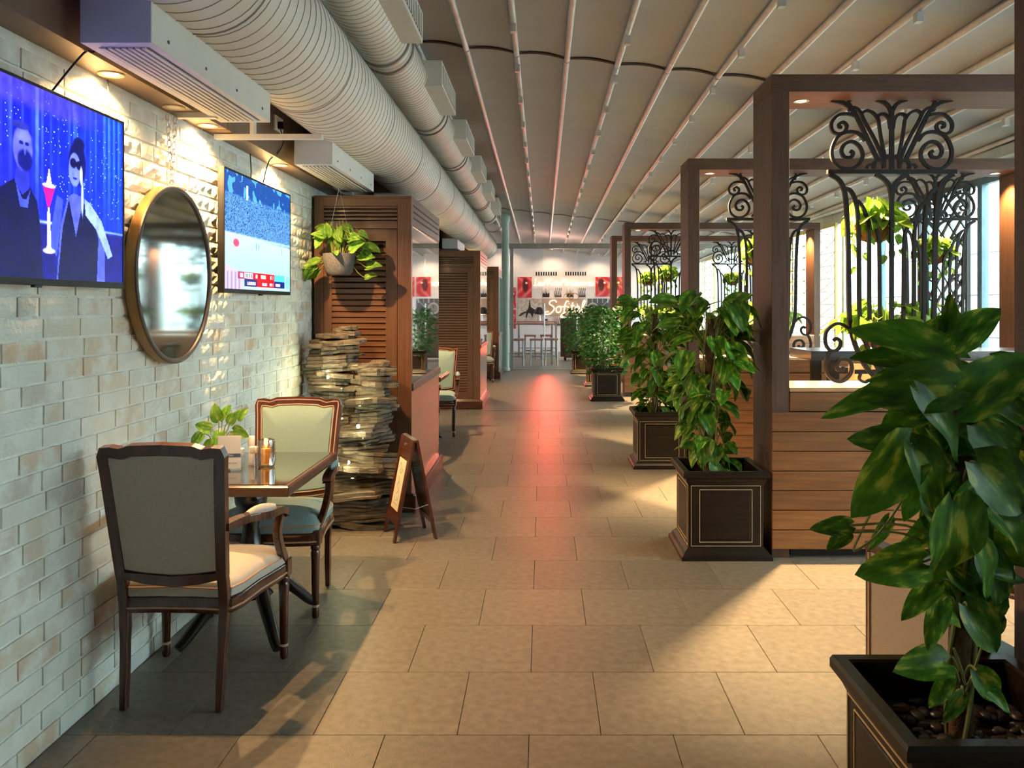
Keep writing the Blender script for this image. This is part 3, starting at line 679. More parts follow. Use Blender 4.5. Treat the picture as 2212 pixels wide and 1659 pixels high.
def make_table(t, w_=.60, d_=.84):
    hw, hd, c = w_/2, d_/2, .06
    o = [(-hw+c, -hd), (hw-c, -hd), (hw, -hd+c), (hw, hd-c), (hw-c, hd), (-hw+c, hd), (-hw, hd-c), (-hw, -hd+c)]
    k = lambda f, z: [(x*f, y*f, z) for x, y in o]
    o = [(-hw, -hd), (hw, -hd), (hw, hd), (-hw, hd)]
    MB().layers([k(.95, .700), k(.98, .702), k(1, .712), k(1, .742), k(.985, .748), k(.95, .7485)]).build('top_edge', 'mahog_h', t, bevel=.003)
    MB().layers([k(.93, .7487), k(.93, .7505)]).build('glass_top', 'blackgl', t)
    MB().lathe([(.10, .16), (.075, .19), (.045, .22), (.06, .27), (.075, .33), (.05, .40), (.035, .47), (.045, .53), (.07, .58), (.075, .62), (.05, .66), (.09, .70)], 20).build('pedestal', 'black', t, smooth=True)
    for a in (PI/4, 3*PI/4, 5*PI/4, 7*PI/4):
        dx, dy = math.cos(a)*.80, math.sin(a)*1.1
        pts = cat([(dx*.05, dy*.05, .20), (dx*.14, dy*.14, .21), (dx*.25, dy*.25, .13), (dx*.34, dy*.34, .05), (dx*.38, dy*.38, .022)], 5)
        n = len(pts); MB().tube(pts, [.036-.016*i/(n-1) for i in range(n)], 10).build('foot', 'black', t, smooth=True)
    return t
M['blackgl'] = mat('dark glossy table top', (0.012, 0.008, 0.006), 0.05, var=.02, coat=1.0)
tA = make_table(thing('cafe_table', 'small dark glossy cafe table against the brick wall with menu and candle', 'table', (-1.355, 3.98, 0), 0, 'pedestal cafe tables'))
dup(tA, (-1.36, 9.35, 0), 0, 'cafe table behind the mirrored cabinet side', 'pedestal cafe tables')
tb = make_table(thing('cafe_table', 'dark table at the right edge behind the foreground plant, with patterned menu', 'table', (2.0, 2.62, 0), 0, 'pedestal cafe tables'), .7, .7)
dup(tA, (2.5, 10.2, 0), 0, 'cafe table between pale armchairs beyond the second frame', 'pedestal cafe tables')

# ================================================================== LEAVES
def leaf_mesh(name, m, curl, fold, wav, seed, w0=.40, nt=8, ns=4):
    rr = random.Random(seed); v = []; f = []
    for i in range(nt+1):
        t = i/nt; wd = w0*(math.sin(PI*min(1, t**.66*.97+.03)))**.68 if t < 1 else 0
        if i == 0: wd = w0*.28
        for j in range(-ns//2, ns//2+1):
            s = j/(ns/2); x = s*wd; y = t-.16*abs(s)**1.5*max(0, 1-t*2.2)
            z = fold*abs(s)*wd-curl*t*t+wav*math.sin(t*9+seed)*abs(s)*.5
            v.append((x, y, z))
    q = ns+1
    for i in range(nt):
        for j in range(ns): f.append((i*q+j, i*q+j+1, (i+1)*q+j+1, (i+1)*q+j))
    me = bpy.data.meshes.new(name); me.from_pydata(v, [], f); me.update(); me.polygons.foreach_set('use_smooth', [True]*len(f)); me.materials.append(M[m]); return me
def leafset(m): return [leaf_mesh('leaf', m, c, fo, wv, s, w0) for c, fo, wv, s, w0 in ((.22, .5, .05, 1, .40), (.38, .35, .08, 2, .37), (.12, .6, .05, 3, .34), (.5, .4, .06, 4, .42))]
LD, LY, LS = leafset('leaf'), leafset('leafy'), leafset('leafs')
def leafmat4(base, dirv, nrm, size):
    y = Vector(dirv).normalized(); z = Vector(nrm); z = z-y*z.dot(y)
    if z.length < 1e-4: z = y.orthogonal()
    z.normalize(); x = y.cross(z)
    m = Matrix((x, y, z)).transposed().to_4x4(); m = m @ Matrix.Scale(size, 4); m.translation = base; return m
def pothos(t, r0, z0, z1, n, sizes, meshes, seed, spread=.22, aim=None, stemr=.035):
    """leaves around an upright pole standing at the thing's origin"""
    rr = random.Random(seed); st = MB()
    for i in range(n):
        z = z0+(z1-z0)*(i+rr.random())/n; a = rr.uniform(0, 2*PI) if aim is None else rr.gauss(aim, 1.4)
        u = (z-z0)/(z1-z0); sz = rr.uniform(*sizes)*(.65+.45*u); rad = r0+spread*(.35+.65*u)*rr.uniform(.25, 1)
        p0 = Vector((math.cos(a)*stemr, math.sin(a)*stemr, z-.05)); p2 = Vector((math.cos(a)*rad, math.sin(a)*rad, z+rr.uniform(.0, .10)))
        pm_ = (p0+p2)/2+Vector((0, 0, .05))
        st.tube([p0, pm_, p2], .0028, 4)
        a2 = a+rr.uniform(-.7, .7); d = Vector((math.cos(a2), math.sin(a2), rr.uniform(-1.3, .25)+(0.5 if u > .9 else 0)))
        nr = Vector((math.cos(a2)*.6, math.sin(a2)*.6-.35, .8+rr.uniform(-.3, .3)))
        link('leaf', rr.choice(meshes), t, mw=leafmat4(p2, d, nr, sz))
    for k in range(3):
        a = k*2.1; st.tube([(math.cos(a+z*4)*(stemr+.006), math.sin(a+z*4)*(stemr+.006), z) for z in np.linspace(z0-.15, z1-.1, 24)], .005, 5)
    st.build('vines', 'stem', t, smooth=True)

# ================================================================== PLANTERS
peb = []
for s_ in range(4):
    rr = random.Random(s_); m_ = MB(); rings = []
    for i in range(1, 6):
        ph = PI*i/6; rings.append([(math.sin(ph)*math.cos(2*PI*j/9)*(1+rr.uniform(-.08, .08)), math.sin(ph)*math.sin(2*PI*j/9)*.72*(1+rr.uniform(-.08, .08)), -math.cos(ph)*.5) for j in range(9)])
    m_.layers(rings); me = m_.mesh('pebble', True); me.materials.append(M['pebble']); peb.append(me)
def planter(t, npeb, seed, wdt=.512, H=.52):
    h = wdt/2
    rg = lambda a, z: [(-a, -a, z), (a, -a, z), (a, a, z), (-a, a, z)]
    MB().layers([rg(h-.035, .06), rg(h-.035, H-.02)], cap=False).build('body', 'planter', t, bevel=.002)
    MB().layers([rg(h+.012, 0), rg(h+.012, .022), rg(h-.002, .032), rg(h-.012, .05), rg(h-.030, .068), rg(h-.034, .075)], cap=False).build('base_moulding', 'planter', t)
    MB().layers([rg(h-.034, H-.085), rg(h-.022, H-.06), rg(h-.018, H-.045), rg(h, H-.035), rg(h, H-.012), rg(h-.006, H), rg(h-.038, H), rg(h-.045, H-.006), rg(h-.045, H-.14)], cap=False).build('rim', 'planter', t)
    MB().layers([rg(h-.046, H-.16), rg(h-.046, H-.12)]).build('soil', 'soil', t)
    for k in range(4):
        g = MB(); R = Matrix.Rotation(k*PI/2, 3, 'Z')
        for hh, wd in ((.205, .0022), (.155, .003)):
            zc = .255; a = -(h-.033); hz = hh if hh < .2 else .178
            pts = [(-hh, a, zc-hz), (hh, a, zc-hz), (hh, a, zc+hz), (-hh, a, zc+hz)]
            g.tube([R @ Vector(p) for p in pts], 1, closed=True, flat=(wd*1.6, .003), up=R @ Vector((0, 1, 0)))
        g.build('inlay_line', 'gold', t)
        MB().add([R @ Vector(p) for p in ((-.145, -(h-.034), .115), (.145, -(h-.034), .115), (.145, -(h-.034), .40), (-.145, -(h-.034), .40), (-.14, -(h-.031), .12), (.14, -(h-.031), .12), (.14, -(h-.031), .395), (-.14, -(h-.031), .395))], [(0,1,5,4),(1,2,6,5),(2,3,7,6),(3,0,4,7),(4,5,6,7)]).build('panel', 'planter', t)
    rr = random.Random(seed)
    for i in range(npeb):
        x, y = rr.uniform(-h+.07, h-.07), rr.uniform(-h+.07, h-.07); s = rr.uniform(.014, .026)
        m4 = Matrix.Translation((x, y, H-.122+s*.45+(.012 if i > npeb*.6 else 0))) @ Matrix.Rotation(rr.uniform(0, PI), 4, 'Z') @ Matrix.Rotation(rr.uniform(-.4, .4), 4, 'X') @ Matrix.Scale(s, 4)
        link('pebble', rr.choice(peb), t, mw=m4)
PL = [(1.064, 2.155, 'black pebble filled planter box in the right foreground corner', 170), (1.085, 5.29, 'espresso planter box with pebbles beside the first plank wall', 90),
      (1.10, 8.10, 'brown panelled planter box beside the second plank wall', 40), (1.02, 13.7, 'square planter box of the largest distant bush', 0), (1.05, 16.1, 'planter box second from the far end of the row', 0), (.88, 19.0, 'planter box at the far end of the row', 0)]
pg = 'square planter boxes along the aisle'
for i, (x, y, lab, n) in enumerate(PL):
    t = thing('planter_box', lab, 'planter', (x, y, 0), 0, pg); planter(t, n, i)
def climb_pole(t, z0, z1, r=.03): MB().lathe([(r, z0), (r*1.1, z0+.2), (r*.95, (z0+z1)/2), (r*1.05, z1-.1), (r*.8, z1)], 10).build('coir_pole', 'pole', t, smooth=True)
# foreground plant : leaves placed to follow the real plant
t = thing('climbing_pothos', 'large dark green pothos climbing a pole in the right foreground planter', 'plant', (1.05, 2.15, .37), 0, 'climbing pothos plants')
climb_pole(t, 0, .98, .028)
FLV = [(2065,745,2160,655,.62,-.05),(2060,775,1870,690,.50,.02),(2030,750,2075,635,.5,.08),(1990,790,1850,760,.45,.06),(2070,880,2235,760,.6,-.1),(2090,850,2245,905,.6,-.02),(1945,835,1795,890,.35,-.05),(2060,835,1865,850,.62,-.12),
 (1985,850,2110,990,.35,-.16),(2060,900,1945,990,.6,.02),(1975,960,1845,940,.6,-.05),(1965,960,1850,1115,.62,-.1),(1970,965,2040,1110,.6,-.14),(2050,960,2165,930,.6,.0),(2110,1000,2225,1110,.75,-.12),(2110,920,2225,1010,.7,-.05),(2010,1000,1955,1120,.5,.05),
 (1835,1135,1765,1140,.55,-.08),(1830,1150,1790,1185,.6,-.05),(2060,1085,2055,1270,.85,-.15),(1990,1215,1872,1235,.72,-.12),(2105,1175,2150,1300,.62,-.1),(2020,1260,1950,1335,.5,-.1),(2035,1300,2005,1400,.5,-.12),(2090,1310,2165,1415,.62,-.1),
 (2040,1430,1940,1445,.65,-.1),(2050,1460,2010,1535,.5,-.12),(2110,1450,2165,1520,.6,-.1),(2080,1500,2040,1560,.5,-.12),(2120,1480,2190,1535,.5,-.08),(2150,1240,2225,1255,.35,-.05),(2040,1120,1960,1180,.6,.02),(2130,1080,2240,1190,.7,-.02),
 (1920,1120,1880,1190,.4,.05),(2080,1060,2150,1180,.6,.0),(2050,700,1960,740,.5,.1),(2120,860,2150,960,.55,.05),(2000,880,1930,900,.5,.08),(2060,1010,1985,1060,.6,.06),(2160,950,2260,1040,.6,.05),(2040,790,2110,860,.6,.04),(2085,1380,2040,1440,.5,.03),(2060,1230,2110,1260,.5,.06),
 (2150,780,2260,840,.6,.08),(2180,1020,2260,1130,.6,.1),(2010,930,2080,1010,.55,-.02),(2090,1180,2060,1250,.6,.05),(1960,800,1880,820,.4,.1),(2070,1200,2000,1260,.6,.1)]
_r = random.Random(77)
for _k in range(26):
    _y = _r.uniform(800, 1330); _x = 2070+_r.uniform(-70, 95); _a = _r.uniform(-.3, PI+.3); _l = _r.uniform(80, 140); FLV.append((_x, _y, _x+_l*math.cos(_a), _y+_l*abs(math.sin(_a))*.9+10, .72, _r.uniform(-.02, .12)))
rr = random.Random(11); st = MB(); O0 = Vector((1.05, 2.15, .37)); wide = {}
for (bx, by, tx, ty, wr_, dy) in FLV:
    Y = 2.12+dy; b_ = P(bx, by, Y)-O0; tp = P(tx, ty, Y+rr.uniform(-.05, .03))-O0; d = tp-b_; sz = d.length*1.02
    wk = round(wr_*.47, 2)
    if wk not in wide: wide[wk] = [leaf_mesh('leaf', 'leaf', .16, .45, .05, 5, wk, 10, 4), leaf_mesh('leaf', 'leaf', .28, .35, .07, 9, wk, 10, 4)]
    nr = Vector((rr.uniform(-.5, .5), -1, rr.uniform(.25, 1.0)))
    link('leaf', rr.choice(wide[wk]), t, mw=leafmat4(b_, d, nr, sz))
    az = b_.z-.10; p0 = Vector((0, 0, max(.03, min(.95, az)))); st.tube(cat([p0, (p0+b_)/2+Vector((0, 0, .035)), b_], 4), .0032, 5)
for pts in ([(1975,985),(1960,1060),(1900,1150),(1845,1190),(1860,1150),(1880,1110)], [(2120,1400),(2090,1480),(2075,1440),(2060,1400)]):
    st.tube(cat([P(a, b, 2.08)-O0 for a, b in pts], 5), .003, 5)
for k in range(3):
    a = k*2.1; st.tube([(math.cos(a+z*5)*.034, math.sin(a+z*5)*.034, z) for z in np.linspace(0, .95, 30)], .006, 6)
st.build('vines', 'stem', t, smooth=True)
for i, (x, y, n, sz, top, sp, lab, sd) in enumerate([(1.03, 5.27, 120, (.13, .20), 1.50, .22, 'tall pothos on a pole above the pebble planter beside the first plank wall', 5), (1.06, 8.08, 120, (.14, .20), 1.50, .23, 'dense pothos on a pole in the second planter beside the second plank wall', 8)]):
    t = thing('climbing_pothos', lab, 'plant', (x, y, .37), 0, 'climbing pothos plants'); climb_pole(t, 0, top-.45, .03); pothos(t, .05, .10, top-.37, n, sz, LD, sd, sp)
for i, (x, y, hgt, rad, lab) in enumerate([(1.02, 13.7, 1.5, .36, 'bushy green plant in the largest distant planter'), (1.05, 16.1, 1.45, .34, 'bushy green plant in the planter second from the far end'), (.88, 19.0, 1.45, .42, 'bushy green plant in the planter at the far end')]):
    t = thing('bushy_plant', lab, 'plant', (x, y, .37), 0, 'distant bushy plants'); rr = random.Random(30+i); m_ = MB()
    for k in range(950):
        z = rr.uniform(.05, hgt-.37); u = z/(hgt-.37); a = rr.uniform(0, 2*PI); R_ = rad*(.45+.65*math.sin(PI*min(1, u*.75+.1)))*rr.uniform(.35, 1)
        b_ = Vector((math.cos(a)*R_, math.sin(a)*R_, z)); d = Vector((math.cos(a)+rr.uniform(-.5, .5), math.sin(a)+rr.uniform(-.5, .5), rr.uniform(-1, .4))).normalized(); s = rr.uniform(.06, .11)
        sd_ = d.cross(Vector((rr.uniform(-1, 1), rr.uniform(-1, 1), 1))).normalized()*s*.33; nn_ = d.cross(sd_).normalized()*s*.12
        m_.add([b_, b_+d*s*.35+sd_+nn_, b_+d*s, b_+d*s*.35-sd_+nn_, b_+d*s*.4], [(0, 1, 4), (1, 2, 4), (2, 3, 4), (3, 0, 4)])
    o = m_.build('foliage', 'leafd', t); o['kind'] = 'stuff'
    s2 = MB()
    for k in range(6): s2.tube([(rr.uniform(-.03, .03), rr.uniform(-.03, .03), 0), (rr.uniform(-.15, .15), rr.uniform(-.15, .15), hgt-.5)], .006, 5)
    s2.build('stems', 'stem', t)
# small low plants in planter 1
# ================================================================== HANGING BASKETS
def basket(t, r, n, szr, seed, trail, wide=1.0):
    MB().lathe([(r*.35, -r*.95), (r*.7, -r*.85), (r*.93, -r*.5), (r, 0), (r*.93, 0), (r*.85, -r*.4), (.0, -r*.5)], 18).build('coir_bowl', 'coir', t, smooth=True)
    m_ = MB(); m_.tube([(r*1.02*math.cos(a), r*1.02*math.sin(a), .0) for a in np.linspace(0, 2*PI, 20)[:-1]], .005, 5, closed=True)
    for k in range(4):
        a = k*PI/2+.4; m_.tube(cat([(r*1.02*math.cos(a), r*1.02*math.sin(a), 0), (r*.98*math.cos(a), r*.98*math.sin(a), -r*.5), (r*.4*math.cos(a), r*.4*math.sin(a), -r)], 3), .004, 4)
    m_.build('wire_holder', 'iron', t)
    rr = random.Random(seed); st = MB()
    for i in range(n):
        a = rr.uniform(0, 2*PI); q = rr.random(); R_ = r*wide*(.3+1.0*q); z = .10*(1-q*.6)*rr.uniform(.2, 1.6)+.02-.05*q
        b_ = Vector((math.cos(a)*R_, math.sin(a)*R_*.8, z)); st.tube([(math.cos(a)*r*.3, math.sin(a)*r*.3, -.03), (b_.x*.7, b_.y*.7, b_.z+.02), b_], .0025, 4)
        d = Vector((math.cos(a)+rr.uniform(-.4, .4), math.sin(a)+rr.uniform(-.4, .4), rr.uniform(-.9, .3))); nr = Vector((rr.uniform(-.5, .5), rr.uniform(-.9, .1), 1))
        link('leaf', rr.choice(LY), t, mw=leafmat4(b_, d, nr, rr.uniform(*szr)))
    for k in range(trail):
        a = rr.uniform(PI*.9, PI*2.1); L_ = rr.uniform(.2, .42); pts = cat([(math.cos(a)*r*.8, math.sin(a)*r*.8, .02), (math.cos(a)*r*1.25, math.sin(a)*r*1.1, -.03), (math.cos(a)*r*1.2+rr.uniform(-.03, .03), math.sin(a)*r*1.1, -L_*.5), (math.cos(a)*r*1.1+rr.uniform(-.06, .06), math.sin(a)*r, -L_)], 4)
        st.tube(pts, .002, 4)
        for p in pts[4::3]:
            link('leaf', rr.choice(LS), t, mw=leafmat4(p, Vector((rr.uniform(-1, 1), rr.uniform(-1, .2), -.8)), Vector((rr.uniform(-.3, .3), -1, .4)), rr.uniform(.045, .075)))
    st.build('vines', 'stem', t)
bu = bl = None
for i, y in list(enumerate(FY))[1:]:
    for q, X in enumerate((2.17, 3.78)):
        wh = '%s screen of the frame %s' % (('left', 'right')[q], who[i]); yy = y+FD/2+.15
        if bu is None:
            bu = thing('hanging_basket', 'upper lime pothos basket, '+wh, 'hanging plant', (X-.05, yy, 2.03), 0, 'baskets on the iron screens'); basket(bu, .13, 46, (.09, .14), 3, 6)
            bl = thing('hanging_basket', 'lower lime pothos basket, '+wh, 'hanging plant', (X+.0, yy+.01, 1.36), 0, 'baskets on the iron screens'); basket(bl, .14, 64, (.09, .15), 4, 1, 1.75)
        else:
            dup(bu, (X-.05+.1*q, yy, 2.03), 0, 'upper lime pothos basket, '+wh); dup(bl, (X, yy+.01, 1.36), 0, 'lower lime pothos basket, '+wh)

# ================================================================== HANGING POT ON THE CABINET
t = thing('hanging_pot', 'woven grey pot of trailing pothos hanging before the louvred cabinet', 'hanging plant', (-1.43, 6.02, 1.83))
MB().lathe([(.0, -.115), (.075, -.115), (.095, -.09), (.112, 0), (.112, .035), (.102, .035), (.10, -.01), (0, -.01)], 24).build('pot', 'pot', t, smooth=True)
MB().tube([(-.10, 0, .03), (0, 0, .50)], .0012, 4).tube([(.10, 0, .03), (0, 0, .50)], .0012, 4).build('wire', 'silver', t)
rr = random.Random(21); st = MB()
for i in range(44):
    a = rr.uniform(0, 2*PI); q = rr.random(); R_ = .05+.17*q; z = .14*(1-q)+rr.uniform(-.02, .10)+.02 if i < 30 else rr.uniform(-.14, .02)
    if i >= 30: R_ = rr.uniform(.15, .22); a = rr.choice([0, PI])+rr.uniform(-.5, .5)
    b_ = Vector((math.cos(a)*R_, -abs(math.sin(a))*R_*.7+.03, z)); st.tube(cat([(math.cos(a)*.05, 0, .02), (b_.x*.7, b_.y*.7, b_.z+.04), b_], 3), .0022, 4)
    d = Vector((math.cos(a)+rr.uniform(-.5, .5), rr.uniform(-.5, .3), rr.uniform(-1.0, .5))); link('leaf', rr.choice(LS), t, mw=leafmat4(b_, d, Vector((rr.uniform(-.4, .4), -.8, .7)), rr.uniform(.07, .115)))
st.build('vines', 'stem', t)


# ================================================================== ROCK FOUNTAIN
t = thing('rock_fountain', 'tiered slate look water fountain standing before the louvred cabinet', 'fountain', (-1.325, 5.90, 0))
rr = random.Random(12); nrk = 0
def slab(cx, cy, z, rx, ry, h, seed):
    q = random.Random(seed); n = 26; ph = q.uniform(0, 6); base = []
    for j in range(n):
        a = 2*PI*j/n; base.append(1+.12*math.sin(2*a+ph)+.08*math.sin(5*a+ph*2)+.05*math.sin(9*a+ph*3)+q.choice([-.07, -.03, 0, .03, .06]))
    tilt = q.uniform(-.12, .12); tl2 = q.uniform(-.10, .06)
    def rg(f, zz, jit=0, rj=.0): return [(cx+rx*(f+q.uniform(-rj, rj))*base[j]*math.cos(2*PI*j/n), cy+ry*(f+q.uniform(-rj, rj))*base[j]*math.sin(2*PI*j/n), max(.002, z+zz+tilt*rx*math.cos(2*PI*j/n)+tl2*ry*math.sin(2*PI*j/n)+q.uniform(-jit, jit))) for j in range(n)]
    k = max(1, int(h/.022)); rings = [rg(.80, 0)]
    for i in range(k):
        z0 = h*i/k; z1 = h*(i+1)/k; f = q.uniform(.88, 1.0)
        rings += [rg(f, z0+.002, .002, .015), rg(f+q.uniform(0, .04), z1-.004, .0025, .015), rg(f-.05, z1-.001, .002, .01)]
    rings += [rg(.75, h+.003, .003), rg(.2, h+.004)]
    MB().layers(rings).build('rock_ledge', 'stone', t)
def column(cx, cy, z0, z1, r0, r1, seed, drift):
    q = random.Random(seed); z = z0; k = 0
    while z < z1:
        u = (z-z0)/(z1-z0); h = q.choice([.022, .035, .05, .075, .10]); r_ = r0+(r1-r0)*u; dx = q.uniform(-.035, .035)+drift*math.sin(u*9+seed); 
        slab(cx+dx, cy+q.uniform(-.02, .02), z, r_*q.uniform(.80, 1.12), r_*q.uniform(.6, .75), h, seed*100+k); z += h*.80; k += 1
column(.06, .0, .0, .62, .285, .235, 3, .02)
column(.17, -.02, .60, 1.08, .155, .155, 5, .025)
column(-.13, .02, .62, 1.22, .15, .19, 7, .02)
for (x, y, z, a, b, h, s) in ((-.14, .02, 1.20, .17, .14, .03, 91), (-.08, .0, 1.235, .20, .14, .03, 92), (-.10, .02, 1.27, .13, .10, .028, 93), (-.03, .03, 1.30, .10, .08, .03, 94), (-.02, .03, 1.33, .075, .06, .024, 95), (.14, -.03, 1.08, .14, .10, .03, 96), (.20, -.06, 1.02, .12, .10, .05, 97), (.02, -.16, .62, .17, .10, .035, 98), (.10, -.19, .40, .17, .09, .04, 99), (.16, -.16, .84, .14, .10, .035, 90), (-.10, -.12, .92, .13, .09, .03, 89), (.02, -.17, .20, .24, .10, .05, 88)):
    slab(x, y, z, a, b, h, s)
for (x, z0, z1, y) in ((-.10, .95, 1.20, -.17), (.10, .66, .83, -.235), (.06, .44, .60, -.25), (.08, .22, .39, -.27)):
    m_ = MB(); m_.tube(cat([(x, y+.04, z1), (x+.005, y-.01, z1-.04), (x, y-.015, z0)], 5), 1, flat=(.035, .004), up=(0, 1, 0)); m_.build('water_stream', 'water', t, smooth=True)
for (x, y, z, e) in ((-.10, -.20, 1.02, 1.3), (.15, -.25, .93, 1.0), (.12, -.27, .70, 1.2), (.05, -.30, .46, 1.0)):
    lamppt((-1.34+x, 5.93+y-.03, z), e, (1.0, .92, .50), .015)

# ================================================================== A-FRAME SIGN
t = thing('a_frame_sign', 'small dark wood a-frame board standing on the floor by the cabinet corner', 'sign board', (-.868, 5.60, 0), math.radians(22), None)
def panel_side(s, name):
    # plane leaning from y? local x spread, local y width
    f = lambda u, v, h: (s*(.125*(1-v/.645))+s*h, u, v)
    g = MB()
    for poly in ([(-.165, .0), (-.125, .0), (-.125, .64), (-.165, .64)], [(.125, .0), (.165, .0), (.165, .64), (.125, .64)], [(-.125, .56), (.125, .56), (.125, .64), (-.125, .64)], [(-.125, .10), (.125, .10), (.125, .14), (-.125, .14)]): g.prism(poly, 0, .018, f)
    fr_ = g.build('board_frame', 'mahog', t, bevel=.002)
    g = MB(); g.prism([(-.125, .14), (.125, .14), (.125, .56), (-.125, .56)], .004, .012, f); g.build('board', 'mahog', t)
    return f
f = panel_side(-1, 'a'); panel_side(1, 'b')
g = MB(); g.prism([(-.095, .18), (.095, .18), (.095, .50), (-.095, .50)], .012, .0145, f); po = g.build('poster', 'posterp', t) if 'posterp' in M else g.build('poster', mat('sepia poster', (.55, .42, .28), .6, var=.05), t)
g = MB()
def stroke(g, L_, wd, h=.0150):
    pts = [Vector(f(u, v, h)) for u, v in L_]; g.tube(cat(pts, 4), 1, flat=(wd, .0012), up=(-1, 0, .19))
stroke(g, [(.06, .44), (.03, .47), (.0, .44), (.03, .42), (-.01, .41), (-.04, .44), (-.06, .42)], .006); stroke(g, [(.02, .39), (.0, .36), (.03, .33), (-.02, .30), (.02, .27), (-.03, .25), (-.05, .27), (-.02, .34), (.02, .38)], .007)
stroke(g, [(.06, .25), (.0, .235), (-.06, .25)], .005); stroke(g, [(.05, .215), (-.05, .215)], .006)
g.build('lettering', 'ink', t)
MB().tube([f(0, .595, .019), f(0, .595, .023)], .010, 10).build('knob', 'silver', t)
MB().box(-.012, .012, -.15, .15, .628, .645).build('hinge', 'silver', t); MB().tube([(-.085, -.14, .22), (0, -.14, .20), (.085, -.14, .22)], .002, 4).build('chain', 'silver', t)

# ================================================================== ROUND MIRROR WITH CHAIN
t = thing('round_mirror', 'round mirror in a thick brass frame hanging on the brick wall', 'mirror', (XW+.012, 3.79, 1.635))
def ringx(rr_, x, n=64): return [(x, rr_*math.cos(2*PI*j/n), rr_*math.sin(2*PI*j/n)) for j in range(n)]
MB().layers([ringx(.385, .0), ringx(.392, .012), ringx(.392, .044)], cap=False).build('frame_rim', 'brass', t, smooth=True)
MB().layers([ringx(.392, .044), ringx(.390, .050), ringx(.382, .053), ringx(.371, .050), ringx(.368, .042)], cap=False).build('frame_face', 'bronze', t, smooth=True)
MB().layers([ringx(.369, .036), ringx(.369, .0425)]).build('mirror_glass', 'mirror2', t)
t = thing('hanging_chain', 'double steel link chain holding the round mirror', 'chain', (XW+.03, 3.80, 2.03))
for s in (-1, 1):
    for k in range(11):
        z = .01+k*.029; y = s*(.004+.0028*k*1.2); pts = []
        for j in range(12):
            a = 2*PI*j/12; u = .009*math.cos(a); v = .018*math.sin(a)+.0; pts.append((0 if k % 2 else u, y+(u if k % 2 else 0), z+v))
        MB().tube(pts, .0022, 5, closed=True).build('chain_link', 'silver', t, smooth=True)

# ================================================================== TELEVISIONS
def canvas(W, H): 
    yy, xx = np.mgrid[0:H, 0:W]; return np.zeros((H, W, 3)), (xx+.5)/W, (yy+.5)/H
def blend(img, mk, col): img[:] = img*(1-mk[..., None])+np.array(col)*mk[..., None]
def ell(U, V, cx, cy, rx, ry, s=.08): d = np.sqrt(((U-cx)/rx)**2+((V-cy)/ry)**2); return np.clip((1-d)/s+.5, 0, 1)
def poly_mask(U, V, pts, s=.006):
    m = np.ones_like(U, bool); ins = np.zeros_like(U, bool); n = len(pts)
    for i in range(n):
        x0, y0 = pts[i]; x1, y1 = pts[(i+1) % n]
        c = ((y0 > V) != (y1 > V)) & (U < (x1-x0)*(V-y0)/(y1-y0+1e-12)+x0); ins ^= c
    return ins.astype(float)
def grid_picture(name, img, corner, eu, ev, mt, parent):    # img rows bottom to top
    H, W, _ = img.shape; c = Vector(corner); eu = Vector(eu); ev = Vector(ev)
    us = np.linspace(0, 1, W+1); vs_ = np.linspace(0, 1, H+1); A_, B_ = np.meshgrid(us, vs_)
    co = np.array(c)[None, None]+A_[..., None]*np.array(eu)+B_[..., None]*np.array(ev)
    me = bpy.data.meshes.new(name); nv = (W+1)*(H+1); me.vertices.add(nv); me.vertices.foreach_set('co', co.reshape(-1).astype(np.float32))
    i, j = np.meshgrid(np.arange(W), np.arange(H)); a = (j*(W+1)+i).ravel(); q = np.stack([a, a+1, a+W+2, a+W+1], 1).astype(np.int32)
    me.loops.add(q.size); me.loops.foreach_set('vertex_index', q.ravel()); me.polygons.add(len(q)); me.polygons.foreach_set('loop_start', np.arange(0, q.size, 4, dtype=np.int32)); me.polygons.foreach_set('loop_total', np.full(len(q), 4, np.int32)); me.update(); me.validate()
    ca = me.color_attributes.new('Col', 'FLOAT_COLOR', 'CORNER'); img = np.clip(img, 0, 1)**2.2; col = np.ones((H*W, 4, 4), np.float32); col[:, :, :3] = img.reshape(-1, 1, 3); ca.data.foreach_set('color', col.ravel())
    me.materials.append(M[mt]); return link(name, me, parent)
rng = np.random.default_rng(4)
def noise(W, H, f): 
    g = rng.random((int(f*H/W)+3, f+3)); y = np.linspace(0, g.shape[0]-2.01, H); x = np.linspace(0, g.shape[1]-2.01, W); yi = y.astype(int); xi = x.astype(int); fy = (y-yi)[:, None]; fx = (x-xi)[None]
    return g[yi][:, xi]*(1-fy)*(1-fx)+g[yi+1][:, xi]*fy*(1-fx)+g[yi][:, xi+1]*(1-fy)*fx+g[yi+1][:, xi+1]*fy*fx
W, H = 300, 170
img, U, V = canvas(W, H)
img[:] = np.stack([.03+.07*(1-U), .05+.12*U, .74+0*U], -1)
cur = np.zeros(W); 
for k in range(60): cur += .5*np.exp(-((np.arange(W)/W-rng.random())/.006)**2)*rng.uniform(.2, 1)
img += np.clip(cur, 0, 1)[None, :, None]*np.array([.20, .28, .34])*np.clip((V-.25)*2, 0, 1)[..., None]
sp = (rng.random((H, W)) > .985)*(V > .35)*(noise(W, H, 12) > .45); img[sp > 0] = (.55, .75, 1.0)
blend(img, np.clip((V-.86)/.04, 0, 1)*np.clip((.9-U)/.2, 0, 1)*.6, (.30, .24, .62))
blend(img, np.clip((.30-V)/.02, 0, 1), (.05, .045, .40)); blend(img, ell(U, V, .5, .30, .6, .008, .9), (.5, .6, 1))
def person(items):
    for m_, c in items: blend(img, m_, c)
dark = (.005, .02, .22)
